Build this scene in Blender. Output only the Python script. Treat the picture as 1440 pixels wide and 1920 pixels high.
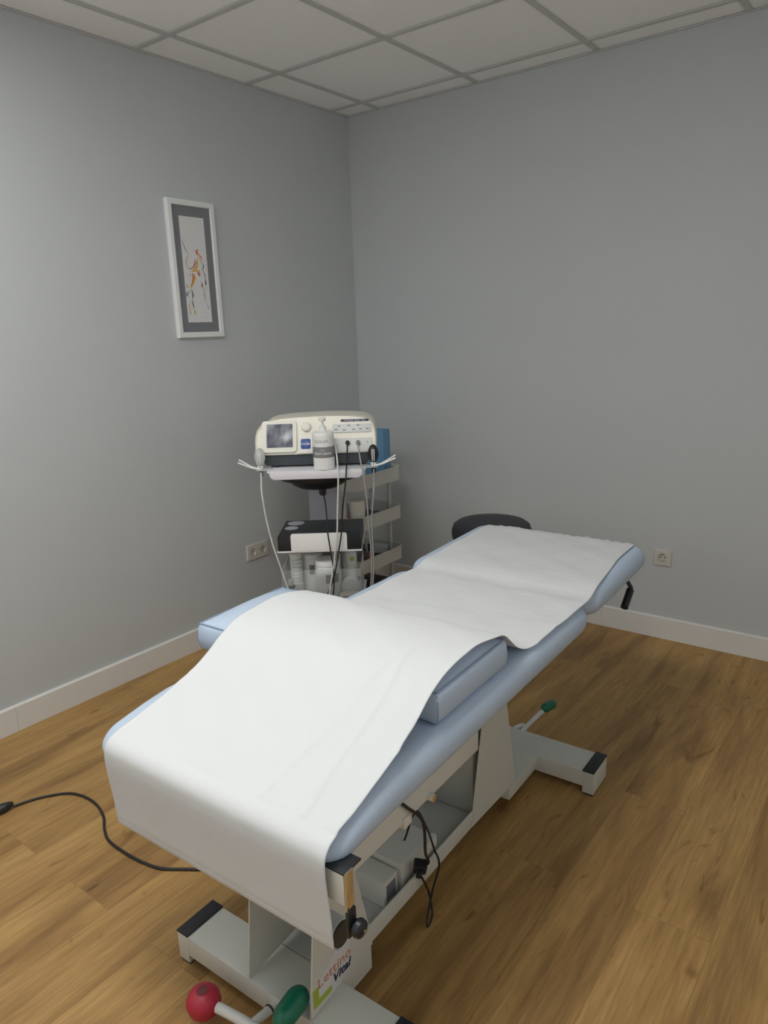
import bpy, bmesh, math, random
from mathutils import Vector, Matrix
PI = math.pi
random.seed(7)
for o in list(bpy.data.objects):
    bpy.data.objects.remove(o)
SC = bpy.context.scene
COL = SC.collection

# ------------------------------------------------------------------ camera
cd = bpy.data.cameras.new('camera')
cam = bpy.data.objects.new('camera', cd)
COL.objects.link(cam)
cam.location = (2.7848, -3.4111, 1.5021)
cam.rotation_euler = (1.3251, 0.0343, 0.6478)
cd.sensor_fit = 'HORIZONTAL'
cd.sensor_width = 36.0
cd.lens = 1359.88 / 1440 * 36.0
cd.clip_start = 0.02
SC.camera = cam

# ------------------------------------------------------------------ world and view
w = bpy.data.worlds.new('world')
SC.world = w
w.use_nodes = True
w.node_tree.nodes['Background'].inputs[0].default_value = (0.6, 0.65, 0.7, 1)
w.node_tree.nodes['Background'].inputs[1].default_value = 0.3
SC.view_settings.view_transform = 'Standard'
SC.view_settings.look = 'None'
SC.view_settings.gamma = 1.0
SC.view_settings.use_curve_mapping = False
SC.view_settings.exposure = 0.0
SC.cycles.max_bounces = 8
SC.cycles.diffuse_bounces = 5
SC.cycles.transparent_max_bounces = 16

# ceiling panels: centre x, centre y, strength
ROOM_X, ROOM_Y, ROOM_H = 3.62, -4.35, 2.6415
LAMPS = [(1.724, -2.853, 28.5), (0.524, -2.853, 9.5)]
FRONT_FILL = (0.55, 2.05, 1.15, 2.40, 1.3)   # added fill panel on the front wall: x0, x1, z0, z1, strength
SIDE_FILL = (-3.45, -2.05, 1.45, 2.40, 1.5)   # added fill panel on the right wall: y0, y1, z0, z1, strength
FILL_COL = (0.86, 0.93, 1.0)  # tint of both added fill panels
LAMP_COL = (1.0, 0.985, 0.96)

# ------------------------------------------------------------------ materials
def nt(name):
    m = bpy.data.materials.new(name)
    m.use_nodes = True
    t = m.node_tree
    return m, t, t.nodes['Principled BSDF']

def mat(name, col, rough=0.5, metal=0.0, spec=0.5, noise=0.0, nscale=30.0, bump=0.0, bscale=200.0, coat=0.0, trans=0.0, alpha=1.0, sheen=0.0):
    m, t, b = nt(name)
    b.inputs['Base Color'].default_value = (*col, 1)
    b.inputs['Roughness'].default_value = rough
    b.inputs['Metallic'].default_value = metal
    b.inputs['Specular IOR Level'].default_value = spec
    b.inputs['Coat Weight'].default_value = coat
    b.inputs['Transmission Weight'].default_value = trans
    b.inputs['Alpha'].default_value = alpha
    b.inputs['Sheen Weight'].default_value = sheen
    tc = t.nodes.new('ShaderNodeTexCoord')
    if noise > 0:
        n = t.nodes.new('ShaderNodeTexNoise')
        n.inputs['Scale'].default_value = nscale
        n.inputs['Detail'].default_value = 4
        t.links.new(tc.outputs['Object'], n.inputs['Vector'])
        r = t.nodes.new('ShaderNodeMapRange')
        r.inputs['To Min'].default_value = 1 - noise
        r.inputs['To Max'].default_value = 1 + noise
        t.links.new(n.outputs['Fac'], r.inputs['Value'])
        v = t.nodes.new('ShaderNodeVectorMath')
        v.operation = 'SCALE'
        v.inputs[0].default_value = col
        t.links.new(r.outputs['Result'], v.inputs['Scale'])
        t.links.new(v.outputs['Vector'], b.inputs['Base Color'])
    if bump > 0:
        n = t.nodes.new('ShaderNodeTexNoise')
        n.inputs['Scale'].default_value = bscale
        n.inputs['Detail'].default_value = 3
        t.links.new(tc.outputs['Object'], n.inputs['Vector'])
        bp = t.nodes.new('ShaderNodeBump')
        bp.inputs['Strength'].default_value = bump
        bp.inputs['Distance'].default_value = 0.002
        t.links.new(n.outputs['Fac'], bp.inputs['Height'])
        t.links.new(bp.outputs['Normal'], b.inputs['Normal'])
    return m

def floor_material():
    m, t, b = nt('oak_plank_floor')
    N, L = t.nodes.new, t.links.new
    tc = N('ShaderNodeTexCoord')
    sp = N('ShaderNodeSeparateXYZ'); L(tc.outputs['Object'], sp.inputs[0])
    cb = N('ShaderNodeCombineXYZ'); L(sp.outputs['Y'], cb.inputs['X']); L(sp.outputs['X'], cb.inputs['Y'])
    br = N('ShaderNodeTexBrick')
    br.inputs['Scale'].default_value = 1.0
    br.inputs['Brick Width'].default_value = 1.29
    br.inputs['Row Height'].default_value = 0.192
    br.inputs['Mortar Size'].default_value = 0.0011
    br.inputs['Mortar Smooth'].default_value = 0.3
    br.offset = 0.37
    br.inputs['Color1'].default_value = (0, 0, 0, 1)
    br.inputs['Color2'].default_value = (1, 1, 1, 1)
    br.inputs['Mortar'].default_value = (0.5, 0.5, 0.5, 1)
    L(cb.outputs[0], br.inputs['Vector'])
    bw = N('ShaderNodeRGBToBW'); L(br.outputs['Color'], bw.inputs[0])
    # shift the grain plank by plank
    off = N('ShaderNodeCombineXYZ')
    mu = N('ShaderNodeMath'); mu.operation = 'MULTIPLY'; mu.inputs[1].default_value = 13.7
    L(bw.outputs[0], mu.inputs[0]); L(mu.outputs[0], off.inputs['X']); L(mu.outputs[0], off.inputs['Z'])
    ad = N('ShaderNodeVectorMath'); L(cb.outputs[0], ad.inputs[0]); L(off.outputs[0], ad.inputs[1])
    def noise(sx, sy, scale, det, dist=0.0, rough=0.5):
        mp = N('ShaderNodeMapping'); mp.inputs['Scale'].default_value = (sx, sy, 1)
        L(ad.outputs[0], mp.inputs[0])
        n = N('ShaderNodeTexNoise'); n.inputs['Scale'].default_value = scale
        n.inputs['Detail'].default_value = det; n.inputs['Distortion'].default_value = dist
        n.inputs['Roughness'].default_value = rough
        L(mp.outputs[0], n.inputs['Vector'])
        return n.outputs['Fac']
    broad = noise(1.1, 7.0, 1.0, 4, 1.2)
    grain = noise(3.0, 60.0, 1.6, 5, 0.4, 0.65)
    fine = noise(12.0, 260.0, 1.0, 3)
    knot = noise(2.6, 6.5, 1.6, 2, 2.2)
    r1 = N('ShaderNodeValToRGB')
    e = r1.color_ramp.elements
    e[0].position = 0.28; e[0].color = (0.245, 0.140, 0.052, 1)
    e[1].position = 0.74; e[1].color = (0.500, 0.318, 0.122, 1)
    x = e.new(0.48); x.color = (0.400, 0.242, 0.087, 1)
    L(broad, r1.inputs[0])
    r2 = N('ShaderNodeValToRGB')
    e = r2.color_ramp.elements
    e[0].position = 0.33; e[0].color = (0.76, 0.71, 0.66, 1)
    e[1].position = 0.62; e[1].color = (1.08, 1.06, 1.03, 1)
    L(grain, r2.inputs[0])
    mx = N('ShaderNodeMix'); mx.data_type = 'RGBA'; mx.blend_type = 'MULTIPLY'; mx.inputs['Factor'].default_value = 0.72
    L(r1.outputs[0], mx.inputs['A']); L(r2.outputs[0], mx.inputs['B'])
    r3 = N('ShaderNodeMapRange'); r3.inputs['From Min'].default_value = 0.25; r3.inputs['From Max'].default_value = 0.75
    r3.inputs['To Min'].default_value = 0.86; r3.inputs['To Max'].default_value = 1.12
    L(fine, r3.inputs['Value'])
    v = N('ShaderNodeVectorMath'); v.operation = 'SCALE'
    L(mx.outputs['Result'], v.inputs[0]); L(r3.outputs['Result'], v.inputs['Scale'])
    # darker knots and cathedral streaks
    kr = N('ShaderNodeValToRGB')
    e = kr.color_ramp.elements
    e[0].position = 0.24; e[0].color = (0.55, 0.47, 0.40, 1)
    e[1].position = 0.36; e[1].color = (1, 1, 1, 1)
    L(knot, kr.inputs[0])
    m2 = N('ShaderNodeMix'); m2.data_type = 'RGBA'; m2.blend_type = 'MULTIPLY'; m2.inputs['Factor'].default_value = 0.8
    L(v.outputs['Vector'], m2.inputs['A']); L(kr.outputs[0], m2.inputs['B'])
    # plank to plank tone
    pr = N('ShaderNodeMapRange'); pr.inputs['To Min'].default_value = 0.97; pr.inputs['To Max'].default_value = 1.03
    L(bw.outputs[0], pr.inputs['Value'])
    v2 = N('ShaderNodeVectorMath'); v2.operation = 'SCALE'
    L(m2.outputs['Result'], v2.inputs[0]); L(pr.outputs['Result'], v2.inputs['Scale'])
    # joints
    m3 = N('ShaderNodeMix'); m3.data_type = 'RGBA'
    fj = N('ShaderNodeMath'); fj.operation = 'MULTIPLY'; fj.inputs[1].default_value = 0.28
    L(br.outputs['Fac'], fj.inputs[0]); L(fj.outputs[0], m3.inputs['Factor'])
    L(v2.outputs['Vector'], m3.inputs['A']); m3.inputs['B'].default_value = (0.09, 0.05, 0.022, 1)
    L(m3.outputs['Result'], b.inputs['Base Color'])
    b.inputs['Roughness'].default_value = 0.5
    b.inputs['Specular IOR Level'].default_value = 0.35
    bp = N('ShaderNodeBump'); bp.inputs['Strength'].default_value = 0.12; bp.inputs['Distance'].default_value = 0.002
    L(grain, bp.inputs['Height']); L(bp.outputs['Normal'], b.inputs['Normal'])
    return m

def paper_material():
    m, t, b = nt('couch_roll_paper')
    N, L = t.nodes.new, t.links.new
    b.inputs['Base Color'].default_value = (0.765, 0.785, 0.79, 1)
    b.inputs['Roughness'].default_value = 0.9
    b.inputs['Specular IOR Level'].default_value = 0.1
    tc = N('ShaderNodeTexCoord')
    mp = N('ShaderNodeMapping'); mp.inputs['Scale'].default_value = (9, 26, 9)
    L(tc.outputs['Object'], mp.inputs[0])
    n = N('ShaderNodeTexNoise'); n.inputs['Scale'].default_value = 1.0; n.inputs['Detail'].default_value = 4
    n.inputs['Distortion'].default_value = 0.6
    L(mp.outputs[0], n.inputs['Vector'])
    n2 = N('ShaderNodeTexVoronoi'); n2.inputs['Scale'].default_value = 330
    L(tc.outputs['Object'], n2.inputs['Vector'])
    b1 = N('ShaderNodeBump'); b1.inputs['Strength'].default_value = 0.35; b1.inputs['Distance'].default_value = 0.004
    L(n.outputs['Fac'], b1.inputs['Height'])
    b2 = N('ShaderNodeBump'); b2.inputs['Strength'].default_value = 0.25; b2.inputs['Distance'].default_value = 0.0006
    L(n2.outputs['Distance'], b2.inputs['Height']); L(b1.outputs['Normal'], b2.inputs['Normal'])
    L(b2.outputs['Normal'], b.inputs['Normal'])
    tr = N('ShaderNodeBsdfTranslucent'); tr.inputs['Color'].default_value = (0.8, 0.8, 0.8, 1)
    ms = N('ShaderNodeMixShader'); ms.inputs[0].default_value = 0.16
    out = t.nodes['Material Output']
    L(b.outputs[0], ms.inputs[1]); L(tr.outputs[0], ms.inputs[2]); L(ms.outputs[0], out.inputs['Surface'])
    return m

def screen_material():
    m, t, b = nt('lcd_screen_off')
    N, L = t.nodes.new, t.links.new
    tc = N('ShaderNodeTexCoord')
    n = N('ShaderNodeTexNoise'); n.inputs['Scale'].default_value = 28; n.inputs['Detail'].default_value = 5
    n.inputs['Distortion'].default_value = 0.8
    L(tc.outputs['Object'], n.inputs['Vector'])
    r = N('ShaderNodeValToRGB')
    e = r.color_ramp.elements
    e[0].position = 0.35; e[0].color = (0.07, 0.08, 0.11, 1)
    e[1].position = 0.7; e[1].color = (0.30, 0.31, 0.36, 1)
    L(n.outputs['Fac'], r.inputs[0]); L(r.outputs[0], b.inputs['Base Color'])
    b.inputs['Roughness'].default_value = 0.25
    return m

def clear_plastic(name, col=(0.93, 0.95, 0.95), amount=0.2, rough=0.15):
    # thin clear plastic: mostly lets light straight through
    m = bpy.data.materials.new(name); m.use_nodes = True
    t = m.node_tree; N, L = t.nodes.new, t.links.new
    b = t.nodes['Principled BSDF']
    b.inputs['Base Color'].default_value = (*col, 1); b.inputs['Roughness'].default_value = rough
    tr = N('ShaderNodeBsdfTransparent'); tr.inputs['Color'].default_value = (0.97, 0.98, 0.98, 1)
    fr = N('ShaderNodeFresnel'); fr.inputs['IOR'].default_value = 1.45
    ad = N('ShaderNodeMath'); ad.operation = 'ADD'; ad.inputs[1].default_value = amount; ad.use_clamp = True
    ms = N('ShaderNodeMixShader')
    L(fr.outputs[0], ad.inputs[0]); L(ad.outputs[0], ms.inputs[0])
    L(tr.outputs[0], ms.inputs[1]); L(b.outputs[0], ms.inputs[2])
    L(ms.outputs[0], t.nodes['Material Output'].inputs['Surface'])
    return m

M = dict(
    wall=mat('grey_wall_paint', (0.545, 0.575, 0.585), 0.75, spec=0.25, noise=0.02, nscale=3, bump=0.15, bscale=260),
    wall_hidden=mat('pale_wall_paint', (0.90, 0.90, 0.89), 0.8, spec=0.2, noise=0.02, nscale=3),
    tile=mat('ceiling_tile', (0.94, 0.945, 0.935), 0.9, spec=0.1, noise=0.03, nscale=60, bump=0.3, bscale=420),
    grid=mat('ceiling_grid_metal', (0.55, 0.56, 0.55), 0.6),
    base=mat('white_baseboard', (0.74, 0.74, 0.71), 0.4, noise=0.02, nscale=8),
    floor=floor_material(),
    vinyl=mat('light_blue_vinyl', (0.47, 0.57, 0.70), 0.42, spec=0.4, noise=0.02, nscale=20, bump=0.12, bscale=420),
    vinyl_seam=mat('blue_vinyl_piping', (0.24, 0.33, 0.45), 0.5),
    paper=paper_material(),
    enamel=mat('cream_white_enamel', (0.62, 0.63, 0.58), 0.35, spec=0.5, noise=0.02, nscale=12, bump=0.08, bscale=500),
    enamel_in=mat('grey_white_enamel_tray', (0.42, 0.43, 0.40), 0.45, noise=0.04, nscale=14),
    rubber=mat('black_rubber', (0.018, 0.020, 0.026), 0.55, noise=0.1, nscale=60, bump=0.2, bscale=300),
    black=mat('black_plastic', (0.016, 0.018, 0.022), 0.4, noise=0.08, nscale=50),
    dark=mat('charcoal_plastic', (0.05, 0.06, 0.068), 0.45, noise=0.05, nscale=40),
    chrome=mat('chrome_steel', (0.82, 0.80, 0.77), 0.12, metal=1.0, noise=0.02),
    red=mat('red_knob_plastic', (0.42, 0.022, 0.045), 0.45, noise=0.05, nscale=30),
    red_cap=mat('worn_red_cap', (0.16, 0.03, 0.035), 0.6),
    green=mat('green_knob_plastic', (0.006, 0.15, 0.085), 0.32, noise=0.05, nscale=30),
    white=mat('white_plastic', (0.86, 0.87, 0.86), 0.35, noise=0.01, nscale=20),
    white_rod=mat('white_lever_rod', (0.66, 0.67, 0.65), 0.35, noise=0.02),
    cream=mat('cream_plastic', (0.88, 0.86, 0.74), 0.38, noise=0.015, nscale=20),
    cream_lt=mat('pale_cream_plastic', (0.88, 0.87, 0.78), 0.38, noise=0.015, nscale=20),
    panel=mat('silver_grey_panel', (0.70, 0.71, 0.69), 0.4, noise=0.02, nscale=30),
    lilac=mat('lilac_grey_metal', (0.44, 0.44, 0.49), 0.4, noise=0.02, nscale=20),
    tray=mat('pale_lilac_tray', (0.80, 0.80, 0.84), 0.35, noise=0.015, nscale=20),
    screen=screen_material(),
    blue=mat('blue_badge', (0.02, 0.07, 0.32), 0.3, noise=0.03),
    navy=mat('navy_print', (0.012, 0.02, 0.07), 0.5),
    folder=mat('blue_folder_card', (0.13, 0.30, 0.48), 0.55, noise=0.05, nscale=10),
    darkblue=mat('dark_blue_card', (0.05, 0.08, 0.12), 0.5, noise=0.05),
    clear=clear_plastic('clear_acrylic', amount=0.10),
    clear2=clear_plastic('frosted_clear_plastic', (0.85, 0.88, 0.88), 0.45, 0.3),
    label=mat('grey_label', (0.23, 0.23, 0.235), 0.5),
    ink=mat('grey_ink', (0.25, 0.25, 0.26), 0.6),
    ink_white=mat('white_ink', (0.82, 0.82, 0.82), 0.6),
    cart=mat('off_white_cart_enamel', (0.66, 0.66, 0.61), 0.45, noise=0.02, nscale=20),
    pink=mat('pink_plastic', (0.42, 0.19, 0.22), 0.5, noise=0.04),
    brown=mat('dark_brown_bottle', (0.05, 0.028, 0.026), 0.25, noise=0.05),
    greenlabel=mat('lime_label', (0.45, 0.60, 0.12), 0.5),
    gray_cable=mat('grey_cable_rubber', (0.34, 0.34, 0.34), 0.5),
    white_cable=mat('white_cable_rubber', (0.70, 0.70, 0.66), 0.45),
    black_cable=mat('black_cable_rubber', (0.014, 0.014, 0.015), 0.45),
    seat=mat('black_vinyl_seat', (0.016, 0.018, 0.023), 0.5, noise=0.06, nscale=40, bump=0.15, bscale=300),
    socket=mat('ivory_socket_plastic', (0.60, 0.59, 0.54), 0.35, noise=0.01),
    hole=mat('socket_hole', (0.03, 0.028, 0.022), 0.8),
    brass=mat('earth_clip_metal', (0.45, 0.38, 0.22), 0.35, metal=0.8),
    frame=mat('white_picture_frame', (0.80, 0.82, 0.81), 0.35, noise=0.015),
    mount=mat('slate_grey_mount', (0.20, 0.208, 0.225), 0.8, noise=0.03, nscale=80),
    artpaper=mat('art_paper', (0.72, 0.725, 0.72), 0.85, noise=0.02, nscale=40),
    sticker=mat('sticker_white', (0.66, 0.67, 0.68), 0.4),
    lime=mat('lime_print', (0.36, 0.44, 0.03), 0.45),
    orange=mat('orange_print', (0.55, 0.22, 0.13), 0.5),
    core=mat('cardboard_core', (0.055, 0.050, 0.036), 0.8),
    tag_grey=mat('nameplate_print', (0.16, 0.16, 0.19), 0.5, noise=0.25, nscale=300),
)

# ------------------------------------------------------------------ helpers
def tag(o, label, cat, group=None):
    o['label'] = label; o['category'] = cat
    if group: o['group'] = group
    return o

def thing(name, label, cat, loc=(0, 0, 0), rotz=0.0, group=None):
    o = bpy.data.objects.new(name, None); COL.objects.link(o)
    o.empty_display_size = 0.05
    o.location = loc; o.rotation_euler = (0, 0, rotz)
    return tag(o, label, cat, group)

def attach(o, parent):
    # sub-parts are written in the coordinates of their thing, whatever the part's own placing
    if parent is None: return
    o.parent = parent
    if parent.parent is not None and parent.type == 'MESH' and parent.get('own_frame') is None:
        bpy.context.view_layer.update()
        o.matrix_parent_inverse = parent.matrix_basis.inverted()

def obj(name, bm, m, parent=None, loc=(0, 0, 0), rot=(0, 0, 0), smooth=True, angle=35):
    bmesh.ops.recalc_face_normals(bm, faces=bm.faces)
    me = bpy.data.meshes.new(name)
    bm.to_mesh(me); bm.free()
    me.materials.append(M[m] if isinstance(m, str) else m)
    if smooth:
        for p in me.polygons: p.use_smooth = True
        me.set_sharp_from_angle(angle=math.radians(angle))
    o = bpy.data.objects.new(name, me); COL.objects.link(o)
    attach(o, parent)
    o.location = loc; o.rotation_euler = rot
    return o

def struct(name, bm, m, parent=None, **k):
    o = obj(name, bm, m, parent, **k)
    if parent is None: o['kind'] = 'structure'
    return o

def add_box(bm, x0, x1, y0, y1, z0, z1, bev=0.0, seg=2):
    vs = [bm.verts.new((x, y, z)) for x in (x0, x1) for y in (y0, y1) for z in (z0, z1)]
    q = [(0, 1, 3, 2), (4, 6, 7, 5), (0, 4, 5, 1), (2, 3, 7, 6), (0, 2, 6, 4), (1, 5, 7, 3)]
    fs = [bm.faces.new([vs[i] for i in f]) for f in q]
    if bev > 0:
        es = list({e for f in fs for e in f.edges})
        bmesh.ops.bevel(bm, geom=es, offset=bev, segments=seg, profile=0.6, affect='EDGES')
    return bm

def box(name, x0, x1, y0, y1, z0, z1, m, parent=None, bev=0.002, seg=2, **k):
    return obj(name, add_box(bmesh.new(), x0, x1, y0, y1, z0, z1, bev, seg), m, parent, **k)

def add_prism(bm, pts, axis, a, b, bev=0.0, seg=2):
    # pts: outline in the two other axes, swept from a to b along axis
    def P(p, t):
        if axis == 'x': return (t, p[0], p[1])
        if axis == 'y': return (p[0], t, p[1])
        return (p[0], p[1], t)
    A = [bm.verts.new(P(p, a)) for p in pts]; B = [bm.verts.new(P(p, b)) for p in pts]
    fs = [bm.faces.new(A), bm.faces.new(B[::-1])]
    n = len(pts)
    for i in range(n):
        fs.append(bm.faces.new((A[i], B[i], B[(i + 1) % n], A[(i + 1) % n])))
    if bev > 0:
        es = list({e for f in fs[:2] for e in f.edges})
        bmesh.ops.bevel(bm, geom=es, offset=bev, segments=seg, profile=0.6, affect='EDGES')
    return bm

def prism(name, pts, axis, a, b, m, parent=None, bev=0.0, **k):
    return obj(name, add_prism(bmesh.new(), pts, axis, a, b, bev), m, parent, **k)

def add_lathe(bm, prof, n=32, c=(0, 0, 0), sx=1.0, sy=1.0, axis='z'):
    rings = []
    for r, z in prof:
        ring = []
        for i in range(n):
            a = 2 * PI * i / n
            p = (r * math.cos(a) * sx, r * math.sin(a) * sy, z)
            if axis == 'y': p = (p[0], -p[2], p[1])
            if axis == 'x': p = (p[2], p[0], p[1])
            ring.append(bm.verts.new((c[0] + p[0], c[1] + p[1], c[2] + p[2])))
        rings.append(ring)
    for A, B in zip(rings, rings[1:]):
        for i in range(n):
            bm.faces.new((A[i], A[(i + 1) % n], B[(i + 1) % n], B[i]))
    bm.faces.new(rings[0][::-1]); bm.faces.new(rings[-1])
    return bm

def lathe(name, prof, m, parent=None, n=32, c=(0, 0, 0), sx=1.0, sy=1.0, axis='z', **k):
    return obj(name, add_lathe(bmesh.new(), prof, n, c, sx, sy, axis), m, parent, **k)

def spline(pts, sub=8):
    P = [Vector(p) for p in pts]
    if len(P) < 3: return P
    P = [2 * P[0] - P[1]] + P + [2 * P[-1] - P[-2]]
    out = []
    for i in range(1, len(P) - 2):
        p0, p1, p2, p3 = P[i - 1:i + 3]
        for s in range(sub):
            t = s / sub
            out.append(0.5 * ((2 * p1) + (p2 - p0) * t + (2 * p0 - 5 * p1 + 4 * p2 - p3) * t * t + (3 * p1 - p0 - 3 * p2 + p3) * t ** 3))
    out.append(P[-2])
    return out

def add_tube(bm, pts, r, n=10, sub=8, smoothpath=True):
    P = spline(pts, sub) if smoothpath else [Vector(p) for p in pts]
    rings = []; prev = None
    for i, p in enumerate(P):
        d = (P[min(i + 1, len(P) - 1)] - P[max(i - 1, 0)])
        if d.length < 1e-9: d = Vector((0, 0, 1))
        d.normalize()
        if prev is None:
            a = Vector((0, 0, 1)) if abs(d.z) < 0.9 else Vector((1, 0, 0))
            u = d.cross(a).normalized()
        else:
            u = (prev - d * prev.dot(d)).normalized()
        prev = u; v = d.cross(u)
        rr = r[i] if isinstance(r, (list, tuple)) else r
        rings.append([bm.verts.new(p + (u * math.cos(2 * PI * k / n) + v * math.sin(2 * PI * k / n)) * rr) for k in range(n)])
    for A, B in zip(rings, rings[1:]):
        for k in range(n):
            bm.faces.new((A[k], A[(k + 1) % n], B[(k + 1) % n], B[k]))
    bm.faces.new(rings[0][::-1]); bm.faces.new(rings[-1])
    return bm

def tube(name, pts, r, m, parent=None, n=10, sub=8, smoothpath=True, **k):
    return obj(name, add_tube(bmesh.new(), pts, r, n, sub, smoothpath), m, parent, **k)

def rrect(x0, x1, y0, y1, r, n=6):
    pts = []
    if not isinstance(r, (list, tuple)): r = [r] * 4
    for (cx, cy, a0), q in zip(((x1 - r[0], y0 + r[0], -90), (x1 - r[1], y1 - r[1], 0), (x0 + r[2], y1 - r[2], 90), (x0 + r[3], y0 + r[3], 180)), r):
        for i in range(n + 1):
            a = math.radians(a0 + 90 * i / n)
            pts.append((cx + q * math.cos(a), cy + q * math.sin(a)))
    return pts

def add_slab(bm, x0, x1, y0, y1, z0, z1, rc, rb, n=8, k=6, crown=0.0):
    # upholstered slab: rounded-corner outline, bull-nosed rim
    rings = []
    zm, hz = (z0 + z1) / 2, (z1 - z0) / 2
    for j in range(2 * k + 1):
        a = -PI / 2 + PI * j / (2 * k)
        ins = rb * (1 - math.cos(a))
        pts = rrect(x0 + ins, x1 - ins, y0 + ins, y1 - ins, max(rc - ins * 0.6, 0.004), n)
        rings.append([bm.verts.new((p[0], p[1], zm + hz * math.sin(a))) for p in pts])
    N = len(rings[0])
    for A, B in zip(rings, rings[1:]):
        for i in range(N):
            bm.faces.new((A[i], A[(i + 1) % N], B[(i + 1) % N], B[i]))
    bm.faces.new(rings[0][::-1])
    # domed top: a few inset rings towards the centre
    cx, cy = (x0 + x1) / 2, (y0 + y1) / 2
    last = rings[-1]
    for s in (0.9, 0.75, 0.5, 0.25):
        ring = [bm.verts.new((cx + (v.co.x - cx) * s, cy + (v.co.y - cy) * s, z1 + crown * (1 - s ** 2))) for v in rings[-1]]
        for i in range(N):
            bm.faces.new((last[i], last[(i + 1) % N], ring[(i + 1) % N], ring[i]))
        last = ring
    bm.faces.new(last)
    return bm

def text(name, body, size, m, parent, loc, rot, bold=0.0, shear=0.0, extrude=0.0002, align='CENTER', sx=1.0):
    cu = bpy.data.curves.new(name, 'FONT')
    cu.body = body; cu.size = size; cu.align_x = align; cu.align_y = 'CENTER'
    cu.extrude = extrude; cu.offset = bold; cu.shear = shear; cu.resolution_u = 3
    t = bpy.data.objects.new(name + '_src', cu); COL.objects.link(t)
    bpy.context.view_layer.update()
    me = bpy.data.meshes.new_from_object(t.evaluated_get(bpy.context.evaluated_depsgraph_get()))
    bpy.data.objects.remove(t); bpy.data.curves.remove(cu)
    me.name = name; me.materials.clear(); me.materials.append(M[m])
    for v in me.vertices: v.co.x *= sx
    o = bpy.data.objects.new(name, me); COL.objects.link(o)
    attach(o, parent); o.location = loc; o.rotation_euler = rot
    return o

# ------------------------------------------------------------------ the room
struct('floor', add_box(bmesh.new(), -0.12, ROOM_X + 0.12, ROOM_Y - 0.12, 0.12, -0.1, 0.0), 'floor', smooth=False)
struct('wall_left', add_box(bmesh.new(), -0.12, 0.0, ROOM_Y - 0.12, 0.12, 0.0, ROOM_H + 0.1), 'wall', smooth=False)
struct('wall_back', add_box(bmesh.new(), 0.0, ROOM_X, 0.0, 0.12, 0.0, ROOM_H + 0.1), 'wall', smooth=False)
struct('wall_right', add_box(bmesh.new(), ROOM_X, ROOM_X + 0.12, ROOM_Y - 0.12, 0.12, 0.0, ROOM_H + 0.1), 'wall_hidden', smooth=False)
struct('wall_front', add_box(bmesh.new(), 0.0, ROOM_X, ROOM_Y - 0.12, ROOM_Y, 0.0, ROOM_H + 0.1), 'wall_hidden', smooth=False)

# framed glowing panel added on the unseen front wall as fill light
bm = bmesh.new()
wx0, wx1, wz0, wz1, wst = FRONT_FILL
for a in ((wx0 - 0.06, wx1 + 0.06, wz0 - 0.06, wz0), (wx0 - 0.06, wx1 + 0.06, wz1, wz1 + 0.06), (wx0 - 0.06, wx0, wz0, wz1), (wx1, wx1 + 0.06, wz0, wz1)):
    add_box(bm, a[0], a[1], ROOM_Y + 0.001, ROOM_Y + 0.03, a[2], a[3])
wn = struct('fill_frame_1', bm, 'white', smooth=False)
def emitter(name, col, strength):
    em = bpy.data.materials.new(name); em.use_nodes = True
    tt = em.node_tree; tt.nodes.remove(tt.nodes['Principled BSDF'])
    e = tt.nodes.new('ShaderNodeEmission'); e.inputs[0].default_value = (*col, 1); e.inputs[1].default_value = strength
    tt.links.new(e.outputs[0], tt.nodes['Material Output'].inputs['Surface'])
    return em
obj('fill_pane', add_box(bmesh.new(), wx0, wx1, ROOM_Y + 0.004, ROOM_Y + 0.008, wz0, wz1), emitter('front_fill_glow', FILL_COL, wst), wn, smooth=False)

bm = bmesh.new()  # second glowing panel, added on the unseen right wall for soft side light
sy0, sy1, sz0, sz1, sst = SIDE_FILL
for a in ((sy0 - 0.06, sy1 + 0.06, sz0 - 0.06, sz0), (sy0 - 0.06, sy1 + 0.06, sz1, sz1 + 0.06), (sy0 - 0.06, sy0, sz0, sz1), (sy1, sy1 + 0.06, sz0, sz1)):
    add_box(bm, ROOM_X - 0.03, ROOM_X - 0.001, a[0], a[1], a[2], a[3])
wn = struct('fill_frame_2', bm, 'white', smooth=False)
obj('fill_pane', add_box(bmesh.new(), ROOM_X - 0.008, ROOM_X - 0.004, sy0, sy1, sz0, sz1), emitter('side_fill_glow', FILL_COL, sst), wn, smooth=False)

# suspended ceiling: 600 mm tiles, grid lines start 0.224 m and 0.153 m from the walls
GX, GY, BAR = 0.2236, -0.1529, 0.012
xs = [0.0] + [GX + 0.6 * i for i in range(6) if GX + 0.6 * i < ROOM_X] + [ROOM_X]
ys = [0.0] + [GY - 0.6 * i for i in range(7) if GY - 0.6 * i > ROOM_Y] + [ROOM_Y]
bm = bmesh.new()
lamp_cells = set()
for lx, ly, st in LAMPS:
    for i in range(len(xs) - 1):
        for j in range(len(ys) - 1):
            if xs[i] < lx < xs[i + 1] and ys[j + 1] < ly < ys[j]: lamp_cells.add((i, j))
for i in range(len(xs) - 1):
    for j in range(len(ys) - 1):
        if (i, j) in lamp_cells: continue
        add_box(bm, xs[i] + 0.001, xs[i + 1] - 0.001, ys[j + 1] + 0.001, ys[j] - 0.001, ROOM_H + 0.006, ROOM_H + 0.02)
add_box(bm, 0, ROOM_X, ROOM_Y, 0, ROOM_H + 0.06, ROOM_H + 0.1)
ceil = struct('ceiling', bm, 'tile', smooth=False)
bm = bmesh.new()
for x in xs[1:-1]: add_box(bm, x - BAR, x + BAR, ROOM_Y, 0, ROOM_H, ROOM_H + 0.005)
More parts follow.
